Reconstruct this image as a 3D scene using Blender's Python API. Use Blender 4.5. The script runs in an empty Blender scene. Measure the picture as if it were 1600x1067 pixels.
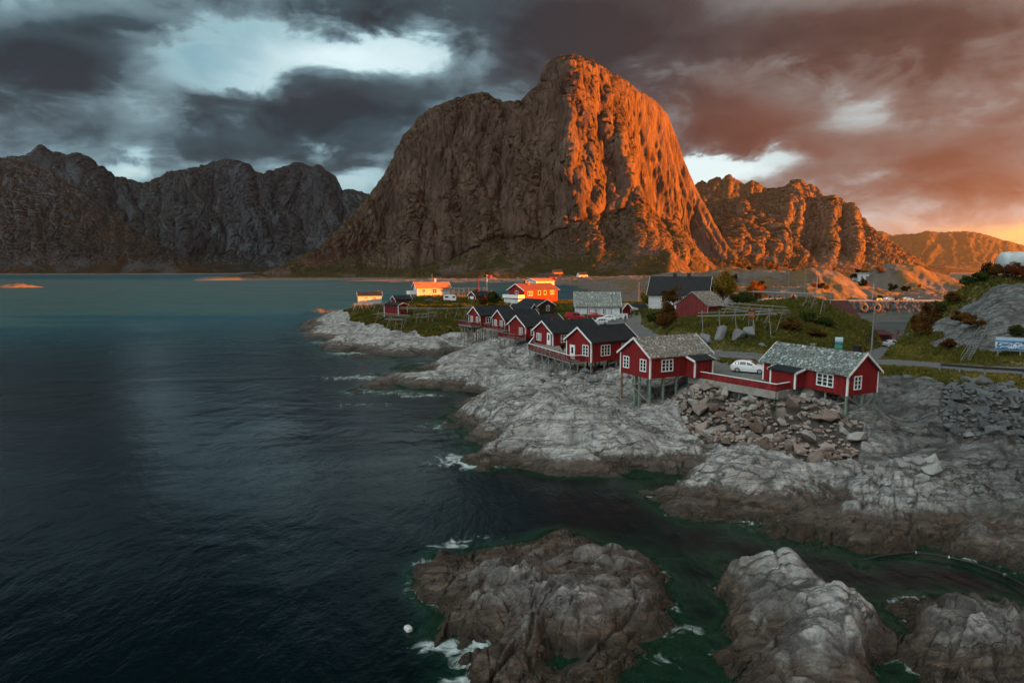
import bpy, bmesh, math, random
import numpy as np
from mathutils import Vector, Matrix
from math import radians as R_, sin, cos, pi
S = bpy.context.scene
COL = S.collection

# ------------------------------------------------------------------ camera
CAM_H, FPX, PITCH = 19.0, 950.0, R_(6.75)
cam = bpy.data.objects.new('camera', bpy.data.cameras.new('camera'))
COL.objects.link(cam)
cam.location = (0, 0, CAM_H)
cam.rotation_euler = (R_(90) - PITCH, 0, 0)
cam.data.sensor_width = 36.0
cam.data.lens = FPX / 1600 * 36
cam.data.clip_start, cam.data.clip_end = 0.5, 60000
S.camera = cam
S.view_settings.view_transform = 'Standard'
S.view_settings.look = 'None'
S.view_settings.exposure = 3.05
S.view_settings.gamma = 1.0
SUN_EL, SUN_AZ = R_(4.6), R_(-4.0)      # azimuth measured from +X towards +Y
S.cycles.volume_bounces = 0
S.cycles.max_bounces = 6
S.cycles.use_denoising = True


def ray(px, py):
    u = (px - 800) / FPX; v = (533.5 - py) / FPX
    return np.array([u, cos(PITCH) + v * sin(PITCH), -sin(PITCH) + v * cos(PITCH)])
def P(px, py, z=0.0):                    # the point of the plane z that the photo shows at a pixel
    d = ray(px, py); t = (z - CAM_H) / d[2]
    return np.array([0, 0, CAM_H]) + t * d
def PY(px, py, y):                       # the same on the plane at distance y
    d = ray(px, py); t = y / d[1]
    return np.array([0, 0, CAM_H]) + t * d


# ------------------------------------------------------------------ node helper
class G:
    def __init__(s, tree): s.t = tree
    def add(s, typ, ins=None, **props):
        n = s.t.nodes.new(typ)
        for k, v in props.items(): setattr(n, k, v)
        for k, v in (ins or {}).items():
            sk = n.inputs[k]
            if isinstance(v, bpy.types.NodeSocket): s.t.links.new(v, sk)
            else:
                try: sk.default_value = v
                except Exception: sk.default_value = tuple(v) + (1,)
        return n
    def m(s, op, a, b=0.0, clamp=False):
        return s.add('ShaderNodeMath', {0: a, 1: b}, operation=op, use_clamp=clamp).outputs[0]
    def mix(s, fac, a, b, blend='MIX'):
        n = s.add('ShaderNodeMix', {0: fac}, data_type='RGBA', blend_type=blend)
        for i, v in ((6, a), (7, b)):
            if isinstance(v, bpy.types.NodeSocket): s.t.links.new(v, n.inputs[i])
            else: n.inputs[i].default_value = tuple(v)[:3] + (1,)
        return n.outputs[2]
    def ss(s, x, a, b, lo=0.0, hi=1.0, kind='SMOOTHSTEP'):
        return s.add('ShaderNodeMapRange', {0: x, 1: a, 2: b, 3: lo, 4: hi}, interpolation_type=kind).outputs[0]
    def noise(s, vec, scale, detail=5, rough=0.55, dist=0.0, out=0):
        return s.add('ShaderNodeTexNoise', {'Vector': vec, 'Scale': scale, 'Detail': detail, 'Roughness': rough, 'Distortion': dist}).outputs[out]
    def voro(s, vec, scale, feature='F1', out='Distance', rnd=1.0):
        return s.add('ShaderNodeTexVoronoi', {'Vector': vec, 'Scale': scale, 'Randomness': rnd}, feature=feature).outputs[out]
    def map(s, vec, scale=(1, 1, 1), rot=(0, 0, 0), loc=(0, 0, 0)):
        return s.add('ShaderNodeMapping', {'Vector': vec, 'Scale': scale, 'Rotation': rot, 'Location': loc}).outputs[0]
    def ramp(s, fac, stops):
        n = s.add('ShaderNodeValToRGB', {0: fac}); cr = n.color_ramp
        while len(cr.elements) < len(stops): cr.elements.new(0.5)
        for e, (p, c) in zip(cr.elements, stops): e.position = p; e.color = tuple(c)[:3] + (1,)
        return n.outputs[0]
    def attr(s, name): return s.add('ShaderNodeAttribute', attribute_name=name).outputs['Fac']
    def bump(s, h, strength=0.5, dist=0.1, normal=None):
        ins = {'Height': h, 'Strength': strength, 'Distance': dist}
        if normal is not None: ins['Normal'] = normal
        return s.add('ShaderNodeBump', ins).outputs[0]

def new_mat(name):
    m = bpy.data.materials.new(name); m.use_nodes = True
    m.node_tree.nodes.clear(); g = G(m.node_tree)
    g.out = g.add('ShaderNodeOutputMaterial')
    return m, g
def finish(g, sh): g.t.links.new(sh, g.out.inputs[0])
def principled(g, **k):
    names = dict(color='Base Color', rough='Roughness', normal='Normal', metal='Metallic', spec='Specular IOR Level', emit='Emission Color', emit_s='Emission Strength', trans='Transmission Weight', ior='IOR')
    return g.add('ShaderNodeBsdfPrincipled', {names[a]: b for a, b in k.items()}).outputs[0]

# ------------------------------------------------------------------ sky
def build_sky():
    w = bpy.data.worlds.new('World'); S.world = w; w.use_nodes = True
    t = w.node_tree; t.nodes.clear(); g = G(t)
    out = g.add('ShaderNodeOutputWorld')
    sky = g.add('ShaderNodeTexSky', sky_type='NISHITA', sun_disc=False, sun_elevation=SUN_EL,
                sun_rotation=R_(90) - SUN_AZ, altitude=0, air_density=1.0, dust_density=0.6, ozone_density=2.0)
    co = g.add('ShaderNodeTexCoord').outputs['Generated']
    x, y, z = g.add('ShaderNodeSeparateXYZ', {0: co}).outputs
    yy = g.m('MAXIMUM', y, 0.08)
    u = g.m('DIVIDE', x, yy); wv = g.m('DIVIDE', z, yy)
    # cloud-layer coordinates: the direction projected on a flat layer overhead
    zz = g.m('ADD', g.m('MAXIMUM', z, 0.0), 0.16)
    cv = g.add('ShaderNodeCombineXYZ', {0: g.m('DIVIDE', x, zz), 1: g.m('DIVIDE', y, zz), 2: 0.3}).outputs[0]
    dv = g.add('ShaderNodeCombineXYZ', {0: g.m('MULTIPLY', x, 1.0), 1: y, 2: g.m('MULTIPLY', z, 1.55)}).outputs[0]
    n1 = g.noise(cv, 1.15, 7, 0.58, 0.5)
    n2 = g.noise(g.map(dv, loc=(3.1, 1.7, 0.4)), 4.2, 8, 0.60, 0.35)
    n3 = g.noise(g.map(dv, loc=(7.3, 2.2, 5.4), scale=(1, 1, 1.5)), 9.0, 6, 0.6, 0.4)
    # wind-warped coordinates make the edges of the big masses ragged
    wu = g.m('ADD', u, g.m('MULTIPLY', g.m('SUBTRACT', n2, 0.5), 0.26))
    ww = g.m('ADD', wv, g.m('MULTIPLY', g.m('SUBTRACT', n3, 0.5), 0.10))
    def blob(px, py, rx, ry, amp):
        d = ray(px, py); cu, cw = d[0] / d[1], d[2] / d[1]
        a = g.m('MULTIPLY', g.m('SUBTRACT', wu, cu), 950.0 / rx)
        b = g.m('MULTIPLY', g.m('SUBTRACT', ww, cw), 950.0 / ry)
        r2 = g.m('ADD', g.m('MULTIPLY', a, a), g.m('MULTIPLY', b, b))
        return g.m('MULTIPLY', g.m('EXPONENT', g.m('MULTIPLY', r2, -1.0)), amp)
    def total(lst):
        acc = None
        for q in lst:
            v = blob(*q); acc = v if acc is None else g.m('ADD', acc, v)
        return acc
    # bank of thick dark cloud (positive) and openings (negative)
    dark = total([(120, 105, 150, 48, 1.0), (20, 85, 120, 60, .5), (315, 166, 62, 24, .85), (500, 158, 110, 34, 1.0), (560, 18, 130, 34, .95), (470, 200, 90, 30, .5),
                  (190, 40, 110, 14, .55), (300, 70, 90, 10, .30), (440, 240, 200, 24, .40), (120, 205, 180, 32, .40), (610, 250, 110, 40, .42), (760, 60, 160, 80, .50), (690, 160, 110, 60, .5), (350, 232, 120, 26, .3),
                  (960, 25, 240, 60, .60), (1170, 190, 150, 46, .75), (1090, 100, 230, 50, .50), (1450, 265, 240, 40, .50), (1560, 60, 200, 60, .45), (1400, 20, 160, 40, .3), (1250, 70, 260, 50, .35), (1500, 150, 200, 60, .3), (900, 90, 120, 60, .25)])
    openg = total([(300, 95, 120, 40, .62), (590, 95, 95, 34, 1.05), (440, 60, 110, 44, .62), (380, 128, 90, 18, .6), (190, 266, 34, 11, .9), (512, 235, 26, 14, .85), (20, 20, 60, 30, .2),
                   (560, 288, 60, 18, .55), (1100, 258, 60, 22, 1.45), (1165, 258, 70, 22, .6), (1270, 145, 110, 40, .42), (1330, 200, 100, 30, .35), (1000, 165, 100, 50, .15), (1230, 250, 90, 20, .3)])
    nn = g.m('ADD', g.m('MULTIPLY', g.m('SUBTRACT', n1, 0.5), 0.38), g.m('ADD', g.m('MULTIPLY', g.m('SUBTRACT', n2, 0.5), 1.0), g.m('MULTIPLY', g.m('SUBTRACT', n3, 0.5), 0.75)))
    cover = g.m('ADD', g.m('SUBTRACT', g.m('ADD', 0.50, g.m('MULTIPLY', dark, 0.55)), g.m('MULTIPLY', openg, 0.62)), nn)
    cover = g.m('ADD', cover, g.ss(wv, .42, .80, 0, .75))  # unseen cloud above the view thickened to darken the near water's reflection
    thick = g.ss(cover, 0.12, 1.05, kind='LINEAR')                    # 0 clear ... 1 thick dark
    # colours of the cloud: slate in the west, mauve-brown lit from below by the sunrise in the east
    east = g.ss(g.m('ADD', u, g.m('MULTIPLY', g.m('SUBTRACT', n2, .5), .3)), -0.15, 0.55)
    low = g.ss(g.m('ADD', wv, g.m('MULTIPLY', g.m('SUBTRACT', n3, .5), .05)), 0.02, 0.28)
    c_w = g.ramp(thick, [(0.0, (.52, .74, .80)), (.22, (.32, .50, .56)), (.45, (.14, .225, .265)), (.72, (.038, .072, .092)), (1, (.015, .030, .041))])
    c_e = g.ramp(thick, [(0.0, (.70, .84, .86)), (.24, (.34, .37, .37)), (.48, (.17, .155, .15)), (.75, (.072, .052, .050)), (1, (.034, .027, .029))])
    col = g.mix(east, c_w, c_e)
    bright = g.m('MINIMUM', total([(590, 98, 120, 42, .9), (470, 85, 90, 40, .45), (1100, 260, 70, 26, 1.2), (190, 267, 50, 14, .6), (515, 236, 40, 20, .7), (1170, 255, 80, 26, .5), (560, 290, 80, 24, .4), (380, 130, 70, 20, .4)]), 1.0)
    clear = g.mix(bright, g.mix(east, (.20, .375, .43), (.36, .46, .48)), (.74, .90, .92))
    col = g.mix(g.ss(thick, .40, .06), col, clear)
    red = total([(1180, 195, 190, 60, .8), (1500, 230, 260, 90, .7), (1420, 300, 300, 50, .6)])
    red = g.m('MULTIPLY', g.m('MINIMUM', red, 1.0), g.ss(thick, .3, .7))
    col = g.mix(g.m('MULTIPLY', red, .36), col, (.20, .066, .044))
    glow = g.m('MULTIPLY', g.ss(u, 0.30, 0.85), g.ss(wv, 0.13, 0.01))
    col = g.mix(g.m('MULTIPLY', glow, .70), col, (.62, .235, .085))
    hot = total([(1590, 378, 70, 14, 1.0), (1480, 362, 60, 6, .3)])
    col = g.mix(g.m('MINIMUM', hot, 1.0), col, (1.0, .60, .22))
    # unseen sky overhead and behind: pale, with an added bright patch lighting the rocks
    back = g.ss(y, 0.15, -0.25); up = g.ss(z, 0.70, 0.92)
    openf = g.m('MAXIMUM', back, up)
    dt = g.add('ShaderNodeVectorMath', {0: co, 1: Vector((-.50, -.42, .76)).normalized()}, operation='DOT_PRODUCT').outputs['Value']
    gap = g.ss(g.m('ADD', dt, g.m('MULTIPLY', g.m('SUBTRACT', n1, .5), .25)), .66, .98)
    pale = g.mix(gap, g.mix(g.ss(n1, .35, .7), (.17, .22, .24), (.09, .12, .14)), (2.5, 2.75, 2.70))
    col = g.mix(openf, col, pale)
    b1 = g.add('ShaderNodeBackground', {'Color': sky.outputs[0], 'Strength': 0.05}).outputs[0]
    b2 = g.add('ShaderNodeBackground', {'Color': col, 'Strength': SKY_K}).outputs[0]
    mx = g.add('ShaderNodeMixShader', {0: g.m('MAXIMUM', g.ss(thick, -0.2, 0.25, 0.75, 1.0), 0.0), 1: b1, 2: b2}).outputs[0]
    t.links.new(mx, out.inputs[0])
SKY_K = 0.14
build_sky()

# ------------------------------------------------------------------ sun
sl = bpy.data.lights.new('sun', 'SUN'); sl.energy = 5.0; sl.angle = R_(0.5); sl.color = (1.0, 0.235, 0.018)
sun = bpy.data.objects.new('sun', sl); COL.objects.link(sun)
sd = Vector((cos(SUN_EL) * cos(SUN_AZ), cos(SUN_EL) * sin(SUN_AZ), sin(SUN_EL)))
sun.rotation_euler = (-sd).to_track_quat('-Z', 'Y').to_euler()
sun.location = (400, 0, 300)

# ------------------------------------------------------------------ numpy noise
def _h(ix, iy, seed):
    h = (ix.astype(np.int64) * 374761393 + iy.astype(np.int64) * 668265263 + seed * 1442695041) & 0xFFFFFFFF
    h = ((h ^ (h >> 13)) * 1274126177) & 0xFFFFFFFF
    h = ((h ^ (h >> 16)) * 2246822519) & 0xFFFFFFFF
    return (h ^ (h >> 15)) & 0xFFFFFFFF
def perlin(x, y, seed=0):
    x0 = np.floor(x); y0 = np.floor(y); fx = x - x0; fy = y - y0
    u = fx * fx * fx * (fx * (fx * 6 - 15) + 10); v = fy * fy * fy * (fy * (fy * 6 - 15) + 10)
    def gr(i, j):
        a = _h(x0 + i, y0 + j, seed) * (2 * pi / 4294967296.0)
        return np.cos(a) * (fx - i) + np.sin(a) * (fy - j)
    a = gr(0, 0); a += u * (gr(1, 0) - a); b = gr(0, 1); b += u * (gr(1, 1) - b)
    return (a + v * (b - a)) * 1.5
def fbm(x, y, seed=0, o=4, gain=0.5, ridged=False):
    s = 0; a = 1.0; t = 0
    for i in range(o):
        n = perlin(x, y, seed + i * 17)
        if ridged: n = 1 - 2 * np.abs(n)
        s = s + a * n; t += a; a *= gain; x = x * 2.03 + 11.3; y = y * 2.03 + 5.7
    return s / t
def worley(x, y, seed=0, jit=0.9):          # F1, F2-F1, cell random
    x0 = np.floor(x); y0 = np.floor(y)
    f1 = np.full(x.shape, 9.0); f2 = np.full(x.shape, 9.0); rid = np.zeros(x.shape); ox = np.zeros(x.shape); oy = np.zeros(x.shape)
    for i in (-1, 0, 1):
        for j in (-1, 0, 1):
            cx = x0 + i; cy = y0 + j
            h1 = _h(cx, cy, seed) / 4294967296.0; h2 = _h(cx, cy, seed + 91) / 4294967296.0
            dx = cx + .5 + jit * (h1 - .5) - x; dy = cy + .5 + jit * (h2 - .5) - y
            d = np.sqrt(dx * dx + dy * dy)
            c = d < f1
            f2 = np.where(c, f1, np.minimum(f2, d)); rid = np.where(c, (h1 * 7.13 + h2 * 3.7) % 1.0, rid)
            ox = np.where(c, dx, ox); oy = np.where(c, dy, oy); f1 = np.where(c, d, f1)
    return f1, f2 - f1, rid, ox, oy
def sst(x, a, b):
    t = np.clip((x - a) / (b - a), 0, 1); return t * t * (3 - 2 * t)

def tag(o, label=None, cat=None, group=None, kind=None):
    if label: o['label'] = label
    if cat: o['category'] = cat
    if group: o['group'] = group
    if kind: o['kind'] = kind
    return o
def link(name, me, mat=None, parent=None):
    o = bpy.data.objects.new(name, me); COL.objects.link(o)
    if mat is not None:
        for mm in (mat if isinstance(mat, (list, tuple)) else [mat]): me.materials.append(mm)
    if parent is not None: o.parent = parent
    return o
def grid_mesh(name, X, Y, Z, smooth=True, attrs=None):
    nr, nc = X.shape
    v = np.stack([X, Y, Z], -1).reshape(-1, 3).astype(np.float32)
    i = np.arange(nr * nc).reshape(nr, nc)
    q = np.stack([i[:-1, :-1], i[:-1, 1:], i[1:, 1:], i[1:, :-1]], -1).reshape(-1, 4).astype(np.int32)
    me = bpy.data.meshes.new(name)
    me.vertices.add(len(v)); me.vertices.foreach_set('co', v.ravel())
    me.loops.add(q.size); me.loops.foreach_set('vertex_index', q.ravel())
    me.polygons.add(len(q)); me.polygons.foreach_set('loop_start', np.arange(0, q.size, 4, dtype=np.int32))
    me.polygons.foreach_set('loop_total', np.full(len(q), 4, dtype=np.int32))
    me.update(calc_edges=True)
    me.polygons.foreach_set('use_smooth', np.full(len(q), smooth))
    for k, a in (attrs or {}).items():
        at = me.attributes.new(k, 'FLOAT', 'POINT'); at.data.foreach_set('value', a.ravel().astype(np.float32))
    return me
HAZE = True
# ------------------------------------------------------------------ near terrain: control points (pixel, pixel, height) -> smooth surface
CTRL = []
def c(s):
    for tok in s.split():
        a = [float(q) for q in tok.split(',')]; q = P(a[0], a[1], max(a[2], 0)); q[2] = a[2]; CTRL.append(q)
def cw(s):
    for tok in s.split(): CTRL.append(np.array([float(q) for q in tok.split(',')]))
def cy(s):                                   # pixel, pixel, distance
    for tok in s.split(): CTRL.append(PY(*[float(q) for q in tok.split(',')]))
# waterline of the main shore, right to left
c('1600,902,0 1540,884,0 1480,872,0 1440,864,0 1370,872,0 1330,868,0 1300,862,0 1250,850,0 1200,836,0 1140,830,0 1100,812,0 1050,800,0 1010,785,0 985,765,0 1010,748,0 1055,728,0')
c('1000,737,0 940,742,0 880,739,0 820,733,0 770,733,0 740,729,0 718,715,0 735,702,0 715,682,0 698,668,0 688,655,0 715,640,0 733,622,0')
c('735,612,0 700,613,0 650,611,0 600,613,0 553,608,0 575,600,0 600,592,0 582,586,0 640,575,0 690,563,0')
c('700,552,0 640,558,0 580,559,0 530,551,0 500,541,0 474,528,0 480,514,0 487,500,0 500,490,0 520,486,0')
# sea bed
c('1400,900,-2.4 1500,908,-2.2 1330,892,-2.6 1450,888,-1.6 1250,870,-1.5 1180,870,-2.5 1100,850,-2 1050,830,-1.6 1000,810,-2.5 950,790,-4 960,765,-2.2 1020,757,-1.2 900,770,-3 850,760,-3 780,760,-3.5 720,745,-2.5 690,700,-3 670,670,-3 660,645,-3 700,628,-2 640,625,-3 560,625,-3 530,600,-3 560,590,-2 620,580,-1.2 640,567,-1 580,572,-2 500,560,-3 450,530,-5 455,500,-6 480,480,-6')
c('600,700,-8 500,700,-10 300,600,-12 100,800,-12 600,800,-8 400,1000,-9 550,1000,-6 200,500,-12 450,600,-9 900,810,-4 800,790,-5 100,1060,-9 0,600,-12 350,470,-12 0,480,-12 0,950,-9')
# slab in front of the row of cabins
c('760,720,.8 800,700,1.6 850,680,2.4 900,660,3.0 950,650,3.2 1000,645,3.1 1040,660,2.6 1060,680,1.6 1000,690,2.2 940,700,1.8 880,710,1.3 820,715,1.0 1000,722,.7 940,728,.6 870,725,.6 1062,705,.8')
c('740,660,1.0 780,640,2.2 800,615,3.2 850,610,3.6 900,615,3.6 960,610,3.6 1000,625,3.4 770,665,1.8 820,650,2.8 718,656,.7 760,690,.5 730,672,.5')
c('830,585,3.7 880,595,3.6 930,598,3.7 990,590,4.2 1010,602,4.0 1060,600,4.6 1040,625,3.7')
# rounded rock below the far cabins, low tongue to its left
c('700,590,1.2 740,580,2.5 780,560,3.8 800,545,4.4 770,602,1.4 735,600,.9 720,606,.5 650,600,.6 600,603,.35 670,582,.7 640,596,.6 730,550,2.2 700,556,1.0 790,590,2.4 760,545,4.0 815,575,3.4 640,588,.1 740,540,2.6 760,530,4.0 800,530,4.8 830,550,4.6')
c('748,613,.2 765,603,.1 785,590,.7 803,578,1.5 755,575,3.9 735,586,2.6 790,560,4.5 790,612,2.9 745,560,3.3 775,552,4.3 733,522,3.0 745,532,2.7 755,618,-.3')
# headland
c('500,505,1.4 540,520,1.8 580,530,1.8 640,535,2.2 690,535,2.4 712,525,3.0 600,548,.7 660,548,.9 530,538,.7 495,522,.9 520,500,2.5 550,490,3.8 600,505,4.2 650,505,4.8 700,500,5.2 560,478,5.0 590,485,5.5 630,492,5.8 680,488,6.2 720,500,5.6 730,512,4.6')
cw('-52,232,4.5 -45,240,4.5 -33,226,8.6 -38,236,8.2 -22,222,8.4 -62,245,0 -50,258,0 -30,268,0 0,270,0 30,268,0 66,268,0 -72,240,-3 -60,270,-5 -20,255,6 0,245,6.2 30,245,6 60,240,4 25,225,7')
c('660,472,7.6 700,478,7 740,478,7 780,482,7 830,480,7 880,497,6.6 950,502,6.4 1000,510,6.4 1020,520,6.6 990,540,6.4 900,540,6.2 840,520,6.0')
# village hill and road
cy('1090,546,94 1100,520,101 1150,540,95 1160,515,101 1200,500,108 1250,500,108 1300,520,104 1330,530,101 1250,530,100 1200,545,94.5 1280,547,95.5 1320,547,95 1240,480,122 1180,480,122 1290,478,124 1320,492,124 1345,508,118 1340,500,125 1357,521,114 1130,495,112 1070,530,100 1050,515,112 1060,544,94.5 1028,505,126 1210,472,132 1270,470,134 1160,478,128')
c('1600,580,6.3 1500,574,6.3 1420,562,6.2 1350,556,6.2 1110,551,6.4 1180,555,6.3 1400,548,4.5 1385,545,2.6')
c('1130,580,6.1 1180,598,6.1 1240,598,6.1 1110,600,5.9')
# tipped boulders below the car park
c('1080,603,5.1 1150,613,5.1 1240,626,5.1 1290,642,4.6 1100,636,3.7 1180,650,3.5 1250,662,3.3 1320,668,3.3 1080,665,2.0 1130,680,2.1 1230,716,1.6 1300,702,2.3 1340,640,4.4 1345,690,2.6')
# bluff below the road and grey tipped stone to its right
c('1388,590,5.8 1430,578,6.4 1468,590,5.9 1420,622,4.9 1460,640,4.2 1440,684,2.6 1380,650,3.2 1482,622,4.6 1370,600,5.2 1550,602,5.6 1520,640,4.4 1580,640,4.6 1500,680,2.8 1550,690,2.8 1600,690,3')
# lower shore rocks
c('1050,762,.9 1100,742,1.6 1150,722,1.9 1200,752,1.5 1150,792,.7 1200,812,.5 1250,782,1.2 1300,762,1.6 1350,782,1.4 1300,832,.7 1250,828,.6 1370,842,.7 1370,742,2.2 1420,762,1.8 1450,722,2.3 1420,822,.8 1480,802,1.4 1500,762,2.0 1540,722,2.5 1550,802,1.7 1580,852,1.2 1520,842,1 1600,762,2.5 1600,862,1.2 1100,785,.6 1180,700,2.3')
# skerries in the foreground
c('680,868,0 648,895,0 655,930,0 690,962,0 665,1000,-.1 700,1040,-.3 720,1075,-.3 800,850,0 880,828,0 915,840,0 960,862,0 1010,880,0 1035,905,0 1030,940,0 1060,985,-.4 1100,990,-.3 1000,1000,.1 1010,1040,0 640,960,-2 620,900,-2 640,1030,-2 700,850,-1.6 820,825,-2 940,830,-1 1010,855,-1.2 1080,880,-1.6 1090,930,-1.8 1060,1040,-.9 1110,1040,-1.2 1110,960,-2.2 1105,900,-2.2 1080,950,-1.6 1115,1000,-1.2')
c('880,842,.9 800,868,.7 740,880,.9 800,905,1.5 860,900,1.7 900,930,2.1 950,900,1.9 1000,930,1.6 1000,885,.8 960,880,1.1 900,870,.9 720,930,.8 780,945,1.2 840,975,1.3 900,985,1.1 950,1000,1.0 980,1020,.7 850,1010,.1 880,1030,0 780,1000,.2 740,1000,.3 760,1050,.4 830,1060,.2 930,1045,.7 960,1065,.6 720,900,.5')
c('1128,880,0 1122,920,0 1130,970,0 1125,1030,0 1215,848,0 1290,862,0 1340,890,0 1388,950,0 1382,1000,0 1360,1040,0 1400,980,-1 1400,1040,-.9 1380,900,-.8 1140,890,1.1 1180,885,1.4 1170,930,1.3 1150,960,.8 1230,866,2.2 1270,890,2.7 1300,925,3.0 1330,920,2.4 1360,950,1.9 1340,990,1.8 1280,980,2.4 1230,960,1.8 1200,1000,1.3 1240,1035,1.5 1180,1040,.8 1300,1040,1.4 1340,1030,.9 1240,1100,1.6 1100,1100,0')
c('1420,1000,0 1415,960,0 1430,940,0 1480,925,0 1540,935,0 1600,960,.1 1450,955,1.2 1440,990,.9 1500,945,1.5 1500,990,1.6 1560,990,1.4 1450,1050,.8 1540,1050,1.2 1600,1040,1 1400,1070,-.5')
# inlet, breakwater and far side of the village
cw('62,170,8 80,200,6.5 62,228,5 84,215,4 92,172,3.5 96,152,1.5 84,136,1.6 70,140,4 104,158,-.6 100,180,-.8 120,190,-3 150,225,-3 160,250,-2 120,245,-2 105,225,-.5 115,150,.6 128,165,.3 140,180,.5 150,200,.3 165,230,.5 95,128,3.2 105,120,5.5')
cy('1475,556,87 1480,532,94 1490,502,101 1503,482,105 1540,470,100 1590,466,98 1600,542,86.5 1540,553,85.5 1452,547,90 1448,515,103 1444,490,112 1560,520,91 1520,505,95 1600,500,92 1520,445,107 1600,440,104 1570,432,109 1500,545,88.5 1480,470,112 1465,500,104')
# unseen rest of the right hill, also behind, raised to shade the shore
cw('130,110,20 135,80,19 150,130,24 165,150,27 180,170,28 220,175,31 230,120,36 220,60,38 170,60,30 130,50,17 90,60,7 80,45,4 110,30,10 160,10,30 220,0,38 60,30,1.5 50,20,0 170,185,12 215,200,10 260,210,8 190,205,1 250,235,0 300,220,4 320,150,25 330,60,30 330,0,30 75,68,6.4 110,68,8')
# channel behind the village and low land beyond it
cw('-150,300,-10 -40,310,-8 40,310,-7 110,300,-5 180,290,-4 -150,600,-20 0,600,-14 80,450,-9 200,330,-4 260,300,-3 350,300,-4 -300,250,-15 -500,700,-20 -300,1000,-20')
# ground in the gap right of the big mountain: knolls, harbour flats, skerries
cw('118,290,5 165,285,4.5 215,283,4.2 118,283,0 165,278,-.5 215,276,-.5 130,310,6 170,310,5.5 220,305,4 150,340,8 172,352,16 190,360,15 205,350,6 150,352,14 130,345,9 165,365,14 110,330,8 95,300,6 215,330,4.5 100,360,9 75,330,6 62,300,-2 120,420,16 150,430,14 100,450,14 90,400,12 70,420,0 40,480,-5')
cw('245,395,5 255,415,17 275,420,19 292,415,15 310,405,5 262,440,18 290,445,15 318,430,3 240,430,8 330,400,0 280,385,3 300,340,0 250,330,3 270,310,0 380,520,2 400,540,4 420,530,1 360,500,-1 450,520,-2 470,700,6 430,700,3 500,720,3 520,690,0 400,650,-1 300,560,5 220,520,10 170,560,12 320,680,9 260,740,12 200,800,9 380,820,8 480,850,3 560,820,-2 150,700,9 120,800,8 90,620,3 60,800,6 20,880,0 20,820,-5 60,700,-4 700,700,-10 600,500,-8 500,380,-8 600,900,-3 700,1050,-8 300,950,8 500,1000,6 100,950,6 0,1000,5 -100,980,3 -200,960,0')
cw('900,600,-6 700,300,-6 1000,450,-6 520,200,-4 420,260,-3 480,60,-3 480,-100,-3 900,100,-8 800,800,-10 -700,800,-20 -600,300,-20 -200,200,-14')
cw('100,-60,2 180,-70,20 260,-80,25 60,-40,-3 120,-120,-3 45,0,-3')
CT = np.array(CTRL)
def to_uv(x, y): return np.arctan2(x, y), np.log(np.hypot(x, y) + 1e-6)
_u, _w = to_uv(CT[:, 0], CT[:, 1])
_C = 0.006
_D = np.sqrt((_u[:, None] - _u) ** 2 + (_w[:, None] - _w) ** 2 + _C ** 2)
_A = np.block([[_D - 2e-4 * np.eye(len(CT)), np.ones((len(CT), 1))], [np.ones((1, len(CT))), np.zeros((1, 1))]])
_K = np.linalg.solve(_A, np.append(CT[:, 2], 0))
def base_h(u, w):
    sh = u.shape; u = u.ravel(); w = w.ravel(); o = np.empty(len(u))
    for i in range(0, len(u), 20000):
        d = np.sqrt((u[i:i + 20000, None] - _u) ** 2 + (w[i:i + 20000, None] - _w) ** 2 + _C ** 2)
        o[i:i + 20000] = d @ _K[:-1] + _K[-1]
    return o.reshape(sh)
NA, NR = 1000, 1340
AZ = np.linspace(R_(-42), R_(58), NA); LR = np.linspace(math.log(17), math.log(1150), NR)
def bilerp(F, u, w, au, aw):
    fu = np.clip((u - au[0]) / (au[1] - au[0]), 0, len(au) - 1.001); fw = np.clip((w - aw[0]) / (aw[1] - aw[0]), 0, len(aw) - 1.001)
    i = fu.astype(int); j = fw.astype(int); a = fu - i; b = fw - j
    return (F[j, i] * (1 - a) + F[j, i + 1] * a) * (1 - b) + (F[j + 1, i] * (1 - a) + F[j + 1, i + 1] * a) * b
_cu = np.linspace(AZ[0], AZ[-1], 260); _cr = np.linspace(LR[0], LR[-1], 340)
_UU, _WW = np.meshgrid(_cu, _cr)
_CB = base_h(_UU, _WW)
UU, WW = np.meshgrid(AZ, LR)
RR = np.exp(WW); TX = RR * np.sin(UU); TY = RR * np.cos(UU)
BZ = bilerp(_CB, UU, WW, _cu, _cr)

def seg_dist(x, y, pts):                     # distance to a polyline, parameter
    best = np.full(x.shape, 1e9); zz = np.zeros(x.shape)
    for (a, b) in zip(pts[:-1], pts[1:]):
        d = b[:2] - a[:2]; t = np.clip(((x - a[0]) * d[0] + (y - a[1]) * d[1]) / (d @ d), 0, 1)
        ds = np.hypot(x - a[0] - t * d[0], y - a[1] - t * d[1]); k = ds < best
        best = np.where(k, ds, best); zz = np.where(k, a[2] + t * (b[2] - a[2]), zz)
    return best, zz
def in_poly(x, y, poly):
    r = np.zeros(x.shape, bool); n = len(poly)
    for i in range(n):
        x1, y1 = poly[i][:2]; x2, y2 = poly[(i + 1) % n][:2]
        k = ((y1 > y) != (y2 > y)) & (x < (x2 - x1) * (y - y1) / (y2 - y1 + 1e-9) + x1); r ^= k
    return r
ROAD = [np.array(q, float) for q in [(120, 64, 6.6)] + [tuple(P(*q)) for q in [(1600, 579, 6.3), (1540, 577, 6.3), (1470, 571, 6.3), (1400, 566, 6.3), (1300, 562, 6.3), (1190, 557, 6.3), (1110, 551, 6.4), (1062, 545, 6.45), (1020, 532, 6.5), (1000, 520, 6.5), (984, 508, 6.45), (965, 502, 6.4)]]]
ROAD2 = [P(1340, 565, 6.3), P(1362, 557, 5.9), P(1372, 549, 4.6), np.array([82, 128, 3.0]), np.array([90, 138, 2.0])]
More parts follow.
